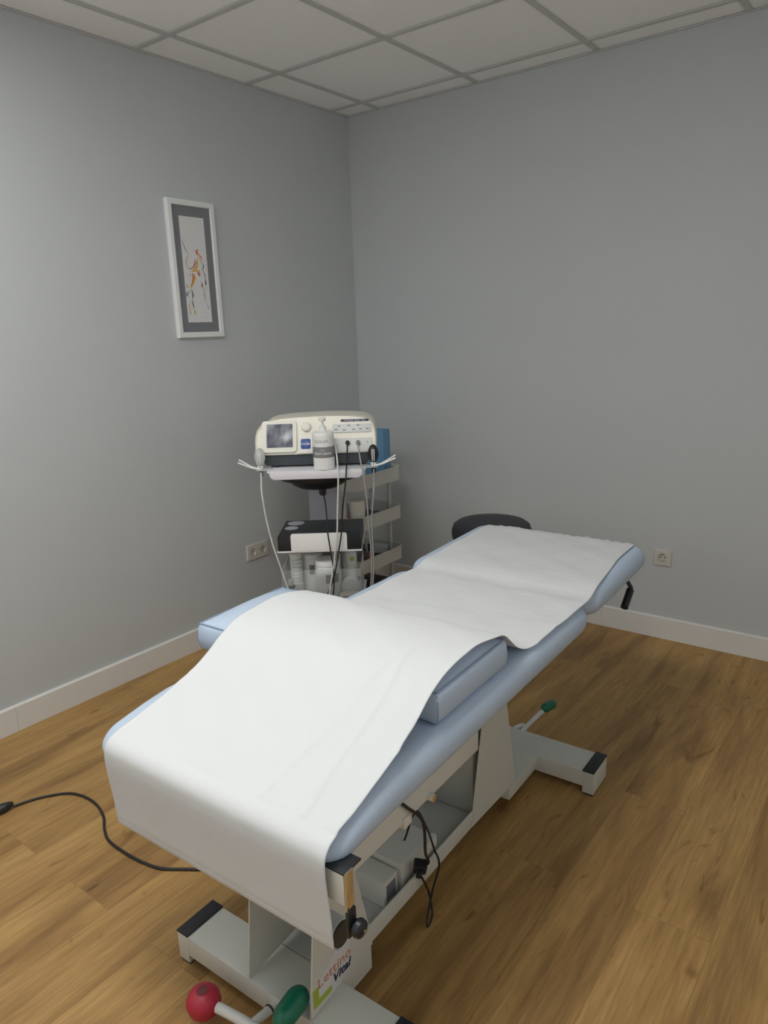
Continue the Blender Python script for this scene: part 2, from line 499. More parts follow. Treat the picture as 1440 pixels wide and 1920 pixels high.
for y in ys[1:-1]: add_box(bm, 0, ROOM_X, y - BAR, y + BAR, ROOM_H - 0.0005, ROOM_H + 0.0045)
add_box(bm, 0, 0.012, ROOM_Y, 0, ROOM_H - 0.001, ROOM_H + 0.004); add_box(bm, 0, ROOM_X, -0.012, 0, ROOM_H - 0.001, ROOM_H + 0.004)
struct('ceiling_grid', bm, 'grid', ceil, smooth=False)

def baseboard(name, a, b, axis, joints):
    bm = bmesh.new()
    prof = [(0.0, 0.0), (0.014, 0.0), (0.014, 0.1035), (0.009, 0.1085), (0.0, 0.1085)]
    cuts = [a] + joints + [b]
    for p, q in zip(cuts, cuts[1:]):
        lo, hi = min(p, q) + 0.0004, max(p, q) - 0.0004
        if axis == 'y': add_prism(bm, prof, 'y', lo, hi)
        else: add_prism(bm, [(-u, v) for u, v in prof], 'x', lo, hi)
    return struct(name, bm, 'base', smooth=False)
baseboard('baseboard_left', 0, ROOM_Y, 'y', [-2.25])
baseboard('baseboard_back', 0.014, ROOM_X, 'x', [1.545, 3.1])
bm = bmesh.new()
add_prism(bm, [(ROOM_X, 0), (ROOM_X - 0.014, 0), (ROOM_X - 0.014, 0.1085), (ROOM_X, 0.1085)], 'y', ROOM_Y, -0.015)
struct('baseboard_right', bm, 'base', smooth=False)

# lamps set into the ceiling grid
for i, (lx, ly, st) in enumerate(LAMPS):
    t = thing('ceiling_light', ['square LED panel in the ceiling above the treatment couch', 'square LED panel in the ceiling nearest the left wall'][i], 'ceiling light', (lx, ly, ROOM_H), 0)
    bm = bmesh.new()
    for a in (0, 1, 2, 3):
        c, s = math.cos(a * PI / 2), math.sin(a * PI / 2)
        pts = [(-0.297, 0.275), (0.297, 0.275), (0.297, 0.297), (-0.297, 0.297)]
        add_prism(bm, [(x * c - y * s, x * s + y * c) for x, y in pts], 'z', 0.005, 0.02)
    obj('frame', bm, 'white', t, smooth=False)
    em = emitter('led_panel_%d' % i, LAMP_COL, st)
    obj('diffuser', add_box(bmesh.new(), -0.274, 0.274, -0.274, 0.274, 0.01, 0.016), em, t, smooth=False)

# ------------------------------------------------------------------ treatment couch
T = thing('treatment_couch', 'light blue padded treatment couch on a cream steel base with red and green pedals', 'couch', (1.737, -1.9, 0), math.radians(1.6))
HW = 0.334
ZB, ZT = 0.632, 0.722
bm = add_slab(bmesh.new(), -HW, HW, -0.794, 0.395, ZB, ZT, 0.058, 0.038, crown=0.001)
bmesh.ops.subdivide_edges(bm, edges=[e for e in bm.edges if abs(e.verts[0].co.y - e.verts[1].co.y) > 0.1], cuts=16, use_grid_fill=True)
for v in bm.verts:      # the foot end is softened by use
    if v.co.y < -0.60: v.co.z -= 0.035 * min(1, ((-0.60 - v.co.y) / 0.19)) ** 1.3 * max(0, (v.co.z - ZB) / (ZT - ZB))
mc = obj('mattress', bm, 'vinyl', T)
box('mattress_board', -HW + 0.04, HW - 0.04, -0.752, 0.362, ZB - 0.012, ZB + 0.004, 'dark', mc, 0.001)
# head section, hinged slightly up
hd = obj('headrest', add_slab(bmesh.new(), -HW + 0.003, HW - 0.003, 0.0, 0.548, -0.050, 0.034, 0.062, 0.036), 'vinyl', T, loc=(0, 0.412, 0.700), rot=(math.radians(1.3), 0, 0)); hd['own_frame'] = 1
box('headrest_board', -HW + 0.05, HW - 0.05, 0.05, 0.52, -0.062, -0.049, 'dark', hd, 0.001)
tube('headrest_release_lever', [(0.27, 0.452, -0.058), (0.298, 0.452, -0.098), (0.300, 0.440, -0.110), (0.300, 0.385, -0.150)], [0.007] * 6 + [0.0075] * 5 + [0.013] * 8, 'black', hd, n=14, sub=6)
box('hinge_strip', -0.25, 0.25, 0.385, 0.425, 0.652, 0.664, 'dark', T, 0.002)

# base: two floor bars, each with rubber topped feet
def floor_bar(y0, y1, x0, x1):
    zt = 0.083
    b = obj('floor_bar', add_prism(bmesh.new(), [(x0 + 0.036, 0.028), (x1 - 0.036, 0.028), (x1 - 0.036, zt), (x0 + 0.036, zt)], 'y', y0 + 0.001, y1 - 0.001, 0.002), 'enamel', T)
    for xa, xb in ((x0, x0 + 0.038), (x1 - 0.038, x1)):
        box('foot', xa, xb, y0, y1, 0.006, zt, 'enamel', b, 0.003)
        box('rubber_pad', xa - 0.001, xb + 0.001, y0 - 0.001, y1 + 0.001, zt, zt + 0.004, 'rubber', b, 0.002)
        box('rubber_sole', xa + 0.003, xb - 0.003, y0 + 0.003, y1 - 0.003, 0.0, 0.006, 'rubber', b, 0.001)
    return b
floor_bar(-0.657, -0.541, -0.313, 0.316)
floor_bar(0.512, 0.640, -0.313, 0.316)
# upright gusset plates
def gusset(x, pts):
    return prism('gusset_plate', pts, 'x', x - 0.002, x + 0.002, 'enamel', T, smooth=False)
near = [(-0.655, 0.084), (-0.435, 0.100), (-0.435, 0.118), (-0.545, 0.60), (-0.595, 0.60)]
far = [(0.048, 0.106), (0.330, 0.092), (0.330, 0.115), (0.225, 0.60), (0.160, 0.60)]
g_near = gusset(0.122, near); gusset(-0.064, near)
gusset(0.122, far); gusset(-0.064, far)
prism('gusset_plate', [(-0.541, 0.030), (-0.435, 0.030), (-0.435, 0.10), (-0.541, 0.10)], 'x', 0.1165, 0.1195, 'enamel', T, smooth=False)
# tray between the bars with turned up rails
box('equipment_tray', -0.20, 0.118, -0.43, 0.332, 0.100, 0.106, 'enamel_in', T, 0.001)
box('side_rail', 0.116, 0.120, -0.436, 0.330, 0.100, 0.149, 'enamel', T, 0.0008)
box('side_rail', -0.204, -0.200, -0.436, 0.330, 0.100, 0.149, 'enamel', T, 0.0008)
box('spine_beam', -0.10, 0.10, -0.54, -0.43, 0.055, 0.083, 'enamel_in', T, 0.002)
box('spine_beam', -0.055, 0.1195, 0.30, 0.515, 0.040, 0.0835, 'enamel', T, 0.002)
# top frame beneath the upholstery
for sx in (-1, 1):
    box('top_rail', sx * 0.262 - 0.010, sx * 0.262 + 0.010, -0.70, -0.185, 0.532, 0.616, 'enamel', T, 0.002)
    box('top_rail', sx * 0.20 - 0.012, sx * 0.20 + 0.012, -0.185, 0.36, 0.575, 0.618, 'enamel', T, 0.002)
for y in (-0.70, -0.58, -0.19, 0.18, 0.34):
    box('cross_member', -0.262, 0.262, y - 0.012, y + 0.012, 0.580, 0.618, 'enamel', T, 0.002)
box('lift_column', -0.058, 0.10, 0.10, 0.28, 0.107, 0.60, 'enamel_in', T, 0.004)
# rail latch and pin
lt = box('latch_block', 0.258, 0.276, -0.505, -0.475, 0.520, 0.545, 'enamel', T, 0.002)
lathe('latch_pin', [(0.001, 0), (0.009, 0.001), (0.009, 0.012), (0.001, 0.013)], 'chrome', T, 16, c=(0.272, -0.402, 0.535), axis='x')
lathe('hinge_bolt', [(0.001, 0), (0.013, 0.001), (0.013, 0.008), (0.001, 0.010)], 'black', T, 16, c=(0.213, -0.135, 0.60), axis='x')
# actuator control box and motor housing on the tray
cb = box('control_box', -0.07, 0.092, -0.338, -0.279, 0.1065, 0.180, 'enamel', T, 0.004)
box('nameplate', 0.0921, 0.0932, -0.330, -0.292, 0.122, 0.166, 'tag_grey', cb, 0.0003)
mh = box('motor_housing', -0.10, 0.100, -0.272, -0.128, 0.1065, 0.192, 'enamel', T, 0.005)
for i in range(4):
    lathe('socket_hole', [(0.0005, 0), (0.0055, 0.0003), (0.0055, 0.0012), (0.0005, 0.0014)], 'hole', mh, 14, c=(0.1, -0.215 + 0.022 * i, 0.172), axis='x')
box('socket_strip', 0.098, 0.112, -0.232, -0.122, 0.156, 0.190, 'enamel', mh, 0.003)
pl = obj('connector_plug', add_box(bmesh.new(), -0.014, 0.020, -0.016, 0.014, -0.013, 0.013, 0.005), 'black', T, loc=(0.128, -0.236, 0.178), rot=(0.3, 0.2, 0.6)); pl['own_frame'] = 1
box('plug_body', -0.006, 0.008, -0.03, -0.014, -0.009, 0.009, 'black', pl, 0.003)
tube('motor_cable', [(0.262, -0.52, 0.60), (0.280, -0.50, 0.572), (0.278, -0.44, 0.50), (0.230, -0.36, 0.35), (0.175, -0.27, 0.25), (0.150, -0.225, 0.19), (0.138, -0.235, 0.178)], 0.0035, 'black_cable', T)
tube('control_cable', [(0.06, -0.20, 0.20), (0.085, -0.18, 0.285), (0.135, -0.205, 0.27), (0.155, -0.205, 0.22), (0.160, -0.190, 0.165), (0.150, -0.205, 0.10), (0.150, -0.235, 0.035), (0.155, -0.245, 0.012), (0.158, -0.225, 0.035), (0.142, -0.215, 0.09), (0.133, -0.238, 0.155), (0.132, -0.245, 0.172)], 0.0028, 'black_cable', T)
# maker's sticker on the near plate
sx0 = 0.1246
st = prism('maker_sticker', [(-0.650, 0.098), (-0.555, 0.098), (-0.515, 0.138), (-0.515, 0.205), (-0.545, 0.205), (-0.625, 0.160), (-0.642, 0.150)], 'x', 0.1241, sx0, 'sticker', g_near, smooth=False)
sx1 = sx0 + 0.0003
prism('letter_print', [(-0.645, 0.102), (-0.585, 0.102), (-0.585, 0.117), (-0.627, 0.117), (-0.627, 0.150), (-0.645, 0.150)], 'x', sx0, sx1, 'lime', st, smooth=False)
R_X = (PI / 2, 0, PI / 2)
text('lettering', 'Lettino', 0.036, 'orange', st, (sx1, -0.572, 0.152), R_X, 0.0, 0.0, 0.0002, sx=1.1)
text('lettering', 'Vital', 0.030, 'navy', st, (sx1, -0.551, 0.124), R_X, 0.0008, 0.25, 0.0002, sx=1.15)
# roll holder at the foot end
hb = box('roll_bracket', 0.300, 0.350, -0.786, -0.781, 0.590, 0.648, 'enamel', T, 0.001)
box('strap', 0.300, 0.352, -0.786, -0.740, 0.648, 0.652, 'black', hb, 0.001)
bmk = bmesh.new()
add_prism(bmk, [(-0.786, 0.652), (-0.766, 0.652), (-0.766, 0.560), (-0.786, 0.560)], 'x', 0.3515, 0.3545, 0.0008)
hk = obj('crank_arm', bmk, 'chrome', T)
box('arm_sleeve', 0.350, 0.357, -0.787, -0.765, 0.528, 0.580, 'black', hk, 0.003)
lathe('crank_knob', [(0.002, 0), (0.013, 0.002), (0.0165, 0.008), (0.015, 0.016), (0.008, 0.020), (0.001, 0.021)], 'black', hk, 24, c=(0.357, -0.772, 0.545), axis='x')
lathe('knob_screw', [(0.0005, 0), (0.003, 0.0003), (0.003, 0.001), (0.0005, 0.0014)], 'brass', hk, 12, c=(0.378, -0.772, 0.545), axis='x')
box('holder_bar', -0.270, 0.300, -0.788, -0.765, 0.640, 0.650, 'enamel', T, 0.002)
# pedals
def pedal_near():
    p = tube('pedal_lever', [(-0.02, -0.72, 0.055), (0.115, -0.713, 0.055)], 0.0115, 'white_rod', T, 16, smoothpath=False)
    tube('pedal_lever', [(0.014, -0.655, 0.055), (0.004, -0.72, 0.055)], 0.0105, 'white_rod', T, 16, smoothpath=False)
    lathe('retaining_ring', [(0.0105, -0.002), (0.0135, -0.001), (0.0135, 0.001), (0.0105, 0.002)], 'brown', p, 24, c=(0.0125, -0.668, 0.055), axis='y')
    k = lathe('red_pedal_knob', [(0.004, -0.036), (0.022, -0.032), (0.034, -0.018), (0.039, 0.0), (0.037, 0.014), (0.028, 0.026), (0.016, 0.031), (0.003, 0.032)], 'red', T, 32, c=(-0.124, -0.738, 0.058))
    k['label'] = 'red knob'
    lathe('knob_cap', [(0.001, 0.0), (0.0135, 0.0002), (0.0135, 0.0012), (0.001, 0.0016)], 'red_cap', k, 24, c=(-0.124, -0.738, 0.0895))
    tube('pedal_lever', [(-0.118, -0.737, 0.058), (-0.085, -0.730, 0.058), (-0.02, -0.72, 0.055)], 0.0115, 'white_rod', T, 16)
    g = obj('green_pedal_knob', cap_bm(0.098, 0.0265), 'green', T, loc=(0.090, -0.678, 0.120), rot=(0.10, 0, 0.05))
    g['label'] = 'green knob'
    tube('pedal_lever', [(0.090, -0.70, 0.118), (0.100, -0.735, 0.105), (0.110, -0.74, 0.07), (0.105, -0.713, 0.055)], 0.0095, 'white_rod', T, 14)

def cap_bm(ln, r, n=28, k=8):
    # rounded grip lying along y
    prof = []
    h = ln / 2
    for j in range(k + 1):
        a = -PI / 2 + PI / 2 * j / k
        prof.append((max(r * math.cos(a), 0.0006), -h + r * 1.25 + r * 1.25 * math.sin(a)))
    for j in range(k + 1):
        a = PI / 2 * j / k
        prof.append((max(r * math.cos(a) * 0.97, 0.0006), h - r * 1.25 + r * 1.25 * math.sin(a)))
    return add_lathe(bmesh.new(), prof, n, axis='y')
pedal_near()
tube('pedal_lever', [(0.0, 0.60, 0.07), (0.008, 0.66, 0.082), (0.022, 0.735, 0.098), (0.030, 0.79, 0.104)], 0.0085, 'white_rod', T, 14)
tube('pedal_bracket', [(-0.03, 0.645, 0.07), (-0.012, 0.665, 0.080), (0.010, 0.665, 0.082)], 0.010, 'white_rod', T, 14)
g = obj('green_pedal_knob', cap_bm(0.085, 0.0185), 'green', T, loc=(0.035, 0.805, 0.108), rot=(-0.12, 0, -0.12))
g['label'] = 'green knob'

# mains cable lying on the floor
cord = tube('mains_cable', [(0.487, -2.510, 0.006), (0.504, -2.454, 0.005), (0.539, -2.398, 0.005), (0.582, -2.358, 0.005), (0.643, -2.341, 0.005), (0.716, -2.343, 0.005), (0.789, -2.365, 0.005), (0.846, -2.398, 0.005), (0.908, -2.421, 0.005), (0.998, -2.424, 0.005), (1.08, -2.417, 0.005), (1.146, -2.4, 0.005), (1.206, -2.361, 0.005), (1.268, -2.323, 0.005), (1.42, -2.25, 0.005), (1.58, -2.19, 0.005), (1.66, -2.16, 0.02)], 0.0042, 'black_cable')
tag(cord, 'black mains cable snaking over the oak floor left of the couch', 'cable')
pg = obj('mains_plug', add_lathe(bmesh.new(), [(0.004, 0.0), (0.008, -0.004), (0.012, -0.014), (0.017, -0.030), (0.018, -0.052), (0.012, -0.060)], 20), 'black', cord, loc=(0.488, -2.507, 0.019), rot=(math.radians(-80), 0, math.radians(-14)))
for s in (-1, 1):
    tube('plug_pin', [(s * 0.009, 0, 0), (s * 0.009, 0, 0.018)], 0.0024, 'chrome', pg, 10, smoothpath=False, loc=(0, 0, -0.078))

# ------------------------------------------------------------------ bolster
B = thing('bolster_cushion', 'light blue knee bolster cushion lying across the couch under the paper', 'cushion', (1.705, -2.180, 0.7232), math.radians(1.9))
def bolster():
    bm = bmesh.new()
    hx, hy, h0, h1 = 0.349, 0.150, 0.075, 0.100
    nx, ny = 28, 14
    def top(u, v):   # u,v in -1..1
        ex = 1 - abs(u) ** 8; ey = 1 - abs(v) ** 5
        return h0 + (h1 - h0) * (ex ** 0.6) * (1 - v * v) ** 0.8 * (1.0 - 0.06 * u) + 0.001 * ey
    grid = [[bm.verts.new((hx * (2 * i / nx - 1), hy * (2 * j / ny - 1), top(2 * i / nx - 1, 2 * j / ny - 1))) for j in range(ny + 1)] for i in range(nx + 1)]
    for i in range(nx):
        for j in range(ny):
            bm.faces.new((grid[i][j], grid[i + 1][j], grid[i + 1][j + 1], grid[i][j + 1]))
    per = [grid[i][0] for i in range(nx + 1)] + [grid[nx][j] for j in range(1, ny + 1)] + [grid[i][ny] for i in range(nx - 1, -1, -1)] + [grid[0][j] for j in range(ny - 1, 0, -1)]
    prev = per
    for f, bulge, ins in ((0.85, 0.006, 0), (0.5, 0.009, 0), (0.2, 0.005, 0), (0.0, -0.010, 0)):
        ring = []
        for v in per:
            d = Vector((v.co.x / hx, v.co.y / hy, 0))
            n = Vector((math.copysign(1, d.x) if abs(d.x) > 0.999 else 0, math.copysign(1, d.y) if abs(d.y) > 0.999 else 0, 0))
            if n.length > 0: n.normalize()
            ring.append(bm.verts.new((v.co.x + n.x * bulge, v.co.y + n.y * bulge, v.co.z * f)))
        for i in range(len(per)):
            k = (i + 1) % len(per)
            bm.faces.new((prev[i], ring[i], ring[k], prev[k]))
        prev = ring
    bm.faces.new(prev)
    return bm, [v.co.copy() for v in per]
bm, rim = bolster()
bo = obj('cover', bm, 'vinyl', B, angle=50)
tube('seam_piping', [p + Vector((0, 0, 0.0005)) for p in rim] + [rim[0]], 0.0022, 'vinyl_seam', bo, 6, smoothpath=False)
tube('side_seam', [(0.3505, -0.1515, 0.070), (0.3560, -0.1565, 0.036), (0.351, -0.152, 0.010)], 0.0016, 'vinyl_seam', bo, 6)
tube('side_seam', [(-0.3505, -0.1515, 0.070), (-0.3560, -0.1565, 0.036), (-0.351, -0.152, 0.010)], 0.0016, 'vinyl_seam', bo, 6)

# ------------------------------------------------------------------ couch paper on its roll
def paper_sheet():
    bm = bmesh.new()
    # world y, z along the sheet; local frame of the couch is applied through the parent transform below
    ctrl = [(-0.7905, 0.512), (-0.7935, 0.56), (-0.799, 0.62), (-0.8005, 0.652), (-0.797, 0.677), (-0.782, 0.693), (-0.755, 0.7015), (-0.72, 0.708), (-0.68, 0.7165), (-0.635, 0.7265), (-0.595, 0.738),
            (-0.55, 0.752), (-0.50, 0.774), (-0.455, 0.799), (-0.41, 0.818), (-0.36, 0.8275), (-0.31, 0.8315), (-0.26, 0.8315), (-0.215, 0.8275), (-0.172, 0.820), (-0.13, 0.808), (-0.098, 0.783), (-0.055, 0.748), (0.0, 0.7285),
            (0.08, 0.7255), (0.2, 0.7255), (0.3, 0.7255), (0.352, 0.7262), (0.385, 0.7245), (0.41, 0.7265), (0.44, 0.7330), (0.47, 0.7370), (0.50, 0.7385), (0.6, 0.7410), (0.75, 0.7445), (0.85, 0.7470), (0.905, 0.7478), (0.932, 0.7440)]
    path = spline([(0, a, b) for a, b in ctrl], 6)
    # tuck the start of the sheet under and around the roll
    cy, cz, rr = -0.765, 0.503, 0.0262
    wrap = [Vector((0, cy + rr * math.cos(a), cz + rr * math.sin(a))) for a in [math.radians(d) for d in range(20, -175, -15)]]
    path = wrap + path[1:]
    nx = 120
    x0, x1 = -0.277, 0.322
    s = 0; rows = []
    for i, p in enumerate(path):
        if i: s += (p - path[i - 1]).length
        row = []
        for j in range(nx + 1):
            u = j / nx
            x = x0 + (x1 - x0) * u
            y, z = p.y, p.z
            head = max(0.0, min(1.0, (y - 0.35) / 0.4))
            over = max(0.0, 1 - abs((y + 0.27) / 0.30)) ** 0.5
            x += -0.012 * over - 0.006 * over * u - 0.030 * head * u + 0.003 * math.sin(s * 9.0) * u
            hang = 1.0 if (y < -0.78) else 0.0
            flat = max(0.0, min(1.0, (y + 0.02) / 0.1))
            if p.z > 0.70 or flat > 0:
                z += 0.0016 * (math.sin(s * 31 + u * 4.0) * math.sin(u * 7 + s * 3)) + 0.0010 * math.sin(u * 23 + s * 11) * math.sin(s * 47)
                z += 0.0022
                # right hand edge lifts a little between bolster and mattress
                if -0.72 < y < -0.52: z += 0.006 * u * math.sin((y + 0.72) / 0.20 * PI)
                if -0.14 < y < 0.02: z -= 0.004 * (1 - u) * math.sin((y + 0.14) / 0.16 * PI)
                # long soft crease
                c = 0.86 - 0.10 * (y + 0.75) + 0.010 * math.sin(y * 23)
                c2 = 0.70 + 0.22 * (y + 0.75) + 0.008 * math.sin(y * 31)
                if y < -0.30:
                    fade = min(1.0, (-0.30 - y) / 0.1)
                    z += fade * (0.0042 * math.exp(-((u - c) / 0.0075) ** 2) + 0.0034 * math.exp(-((u - c2) / 0.0075) ** 2))
                z += 0.0018 * math.exp(-((y - (0.06 + 0.10 * u)) / 0.012) ** 2) * flat
            row.append(bm.verts.new((x, y, z)))
        rows.append(row)
    # ragged tear at the head end
    for j, v in enumerate(rows[-1]):
        v.co.y += 0.004 * math.sin(j * 0.84) + 0.003 * math.sin(j * 0.33) + 0.0012 * math.sin(j * 2.3) - 0.03 * max(0, (0.10 - j / nx) / 0.10) ** 1.5 - 0.004 * (j / nx)
        v.co.z += 0.003 * abs(math.sin(j * 0.4))
    for A, Bb in zip(rows, rows[1:]):
        for j in range(nx):
            bm.faces.new((A[j], A[j + 1], Bb[j + 1], Bb[j]))
    return bm
P = thing('couch_paper_roll', 'white disposable paper drawn from its roll over the blue couch and bolster', 'paper roll', (1.737, -1.9, 0), math.radians(1.6))
bm = paper_sheet()
ps = obj('paper_sheet', bm, 'paper', P, angle=180)
md = ps.modifiers.new('thick', 'SOLIDIFY'); md.thickness = 0.0006; md.offset = 0
lathe('roll', [(0.0225, -0.2745), (0.0255, -0.2745), (0.0255, 0.3185), (0.0225, 0.3185)], 'paper', P, 40, c=(0, -0.765, 0.503), axis='x')
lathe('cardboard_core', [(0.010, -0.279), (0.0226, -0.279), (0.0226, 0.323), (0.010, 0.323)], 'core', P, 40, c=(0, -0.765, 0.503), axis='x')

# ------------------------------------------------------------------ swivel stool
ST = thing('swivel_stool', 'round black padded swivel stool by the back wall behind the couch', 'stool', (1.29, -0.705, 0), math.radians(42))
lathe('seat', [(0.10, 0.580), (0.150, 0.582), (0.165, 0.592), (0.173, 0.615), (0.173, 0.642), (0.166, 0.663), (0.150, 0.674), (0.10, 0.678), (0.01, 0.679)], 'seat', ST, 64)
lathe('gas_column', [(0.035, 0.10), (0.035, 0.16), (0.025, 0.165), (0.025, 0.36), (0.014, 0.365), (0.014, 0.579), (0.06, 0.5795)], 'chrome', ST, 24)
for k in range(5):
    a = 2 * PI * k / 5
    bm = bmesh.new()
    add_prism(bm, [(0.02, 0.085), (0.245, 0.062), (0.245, 0.082), (0.02, 0.125)], 'y', -0.014, 0.014, 0.003)
    lg = obj('leg', bm, 'black', ST, rot=(0, 0, a)); lg['own_frame'] = 1
    lathe('caster', [(0.004, -0.018), (0.024, -0.017), (0.025, -0.004), (0.020, -0.002), (0.020, 0.002), (0.025, 0.004), (0.024, 0.017), (0.004, 0.018)], 'black', lg, 24, c=(0.236, 0, 0.0255), axis='y')
    tube('caster_stem', [(0.236, 0, 0.045), (0.236, 0, 0.066)], 0.006, 'chrome', lg, 10, smoothpath=False)

# ------------------------------------------------------------------ equipment trolley (its front faces the couch)
TA = math.radians(36.5)
TO = (0.7316, -1.2069, 0)
def tworld(x, y, z):
    c, s = math.cos(TA), math.sin(TA)
    return (TO[0] + x * c - y * s, TO[1] + x * s + y * c, z)
E = thing('equipment_trolley', 'lilac grey medical trolley with tray, black box and cup holders at the left wall', 'trolley', TO, TA)
tr = obj('tray', add_prism(bmesh.new(), rrect(-0.21, 0.21, 0.004, 0.365, 0.02), 'z', 0.932, 0.940, 0.0015), 'tray', E)
prism('tray_lip', rrect(-0.195, 0.195, 0.905, 0.9395, [0.022, 0.003, 0.003, 0.022]), 'y', 0.0, 0.004, 'tray', tr, 0.001)
bm = bmesh.new()
add_lathe(bm, [(0.10, 0.931), (0.172, 0.930), (0.174, 0.888), (0.168, 0.876), (0.130, 0.870), (0.118, 0.852), (0.085, 0.834), (0.045, 0.827), (0.02, 0.826)], 48, c=(-0.01, 0.175, 0), sx=1.0, sy=0.82)
obj('tray_support', bm, 'black', E)
lathe('cable_gland', [(0.012, 0.812), (0.016, 0.818), (0.016, 0.840), (0.01, 0.845)], 'black', E, 16, c=(0.015, 0.10, 0))
box('column', -0.072, 0.072, 0.29, 0.365, 0.06, 0.931, 'lilac', E, 0.006)
box('shelf', -0.186, 0.182, -0.001, 0.29, 0.583, 0.589, 'white', E, 0.001)
box('shelf', -0.186, 0.182, -0.001, 0.29, 0.344, 0.350, 'tray', E, 0.001)
bx = obj('accessory_box', add_prism(bmesh.new(), [(-0.182, 0.589), (0.178, 0.589), (0.178, 0.652), (-0.182, 0.652)], 'y', 0.004, 0.285, 0.001), 'black', E)
for (cx, cy, r) in ((-0.130, 0.235, 0.038), (-0.140, 0.150, 0.030)):
    lathe('hole', [(r * 0.98, 0.652), (r, 0.6522), (r, 0.6526), (0.002, 0.6527)], 'lilac', bx, 32, c=(cx, cy, 0))
prism('front_plate', rrect(-0.124, 0.118, 0.5895, 0.667, [0.001, 0.010, 0.010, 0.001]), 'y', -0.003, 0.0035, 'white', bx, 0.001)
bm = bmesh.new()
for k in range(5):
    a = 2 * PI * k / 5 + 0.3
    add_tube(bm, [(0.0, 0.30, 0.075), (0.27 * math.cos(a) , 0.22 + 0.22 * math.sin(a), 0.065)], 0.016, 10, smoothpath=False)
obj('star_base', bm, 'lilac', E)
for k in range(5):
    a = 2 * PI * k / 5 + 0.3
    lathe('caster', [(0.004, -0.014), (0.026, -0.012), (0.027, 0.0), (0.026, 0.012), (0.004, 0.014)], 'black', E, 20, c=(0.26 * math.cos(a), 0.22 + 0.21 * math.sin(a), 0.027), axis='y')
# clear cup holders with prongs either side of the tray
for s in (-1, 1):
    h = obj('probe_holder', add_prism(bmesh.new(), rrect(min(s * 0.19, s * 0.262), max(s * 0.19, s * 0.262), 0.050, 0.088, 0.012), 'z', 0.936, 0.942, 0.001), 'clear2', E)
    for dy in (0.0, 0.016):
        tube('prong', [(s * 0.235, 0.058 + dy, 0.9445), (s * 0.275, 0.060 + dy, 0.948), (s * 0.338, 0.066 + dy * 1.6, 0.972 + dy * 0.5)], 0.0036, 'white', h, 8)

# clear bin of supplies on the low shelf
bn = tworld(0, 0, 0)
BN = thing('acrylic_bin', 'open clear acrylic bin holding bottles on the low trolley shelf', 'bin', tworld(0, 0, 0.350), TA)
bm = bmesh.new()
add_box(bm, -0.176, 0.172, 0.004, 0.007, 0.0, 0.15)
add_box(bm, -0.176, 0.172, 0.272, 0.275, 0.0, 0.15)
add_box(bm, -0.176, -0.173, 0.0075, 0.2715, 0.0, 0.15)
add_box(bm, 0.169, 0.172, 0.0075, 0.2715, 0.0, 0.15)
obj('walls', bm, 'clear', BN, smooth=False)
box('base', -0.172, 0.168, 0.008, 0.271, 0.0, 0.003, 'clear2', BN, 0)
ZS = 0.3532
def S(x, y, dz=0.0): return tworld(x, y, ZS + dz)
t = thing('plastic_cup_stack', 'stack of white ribbed plastic cups inside the clear bin', 'cups', S(-0.126, 0.125), TA)
bm = bmesh.new()
for k in range(9):
    z = 0.018 * k
    add_lathe(bm, [(0.021, z + 0.0), (0.0265, z + 0.004), (0.0280, z + 0.0165), (0.0230, z + 0.0175)], 24)
obj('cups', bm, 'white', t)
lathe('top_cup', [(0.0245, 0.164), (0.0265, 0.166), (0.0290, 0.190), (0.0305, 0.194), (0.0275, 0.195)], 'white', t, 24)
t = thing('dropper_bottle', 'small white bottle with black collar at the front of the clear bin', 'bottle', S(-0.142, 0.040), TA)
lathe('body', [(0.016, 0), (0.0185, 0.003), (0.0185, 0.050), (0.015, 0.055)], 'white', t, 24)
lathe('collar', [(0.0165, 0.0545), (0.0175, 0.056), (0.0175, 0.067), (0.0150, 0.069)], 'black', t, 24)
lathe('cap', [(0.0125, 0.0685), (0.0125, 0.092), (0.0100, 0.096), (0.002, 0.097)], 'white', t, 24)
def jar(loc, r, h, label, lab):
    t = thing('cream_jar', label, 'jar', loc, TA)
    lathe('body', [(r * 0.92, 0), (r, 0.006), (r, h - 0.03), (r * 0.97, h - 0.022)], 'white', t, 40)
    lathe('lid', [(r * 0.96, h - 0.0215), (r * 1.02, h - 0.020), (r * 1.02, h - 0.002), (r * 0.97, h)], 'white', t, 40)
    bm = bmesh.new()
    a0, a1, z0, z1 = lab
    n = 10; A = []; Bv = []
    for i in range(n + 1):
        a = math.radians(a0 + (a1 - a0) * i / n)
        A.append(bm.verts.new(((r + 0.0006) * math.cos(a), (r + 0.0006) * math.sin(a), z0)))
        Bv.append(bm.verts.new(((r + 0.0006) * math.cos(a), (r + 0.0006) * math.sin(a), z1)))
    for i in range(n): bm.faces.new((A[i], A[i + 1], Bv[i + 1], Bv[i]))
    obj('label_band', bm, 'label', t)
    return t
jar(S(0.020, 0.078), 0.054, 0.172, 'large white cream jar with grey label at the front centre of the clear bin', (-95, -25, 0.075, 0.115))
jar(S(-0.056, 0.170), 0.044, 0.178, 'white cream jar with narrow grey label behind the larger jar', (-105, -75, 0.085, 0.130))
t = thing('gel_tube', 'white gel bottle with lime mark at the back right of the clear bin', 'bottle', S(0.120, 0.165), TA)
lathe('body', [(0.022, 0), (0.027, 0.003), (0.027, 0.165), (0.018, 0.180), (0.011, 0.186)], 'white', t, 28)
lathe('cap', [(0.0115, 0.1865), (0.0115, 0.210), (0.003, 0.213)], 'dark', t, 20)
lathe('print_mark', [(0.0005, 0), (0.011, 0.0002), (0.011, 0.0008), (0.0005, 0.001)], 'greenlabel', t, 20, c=(0.006, -0.0268, 0.150), axis='y')
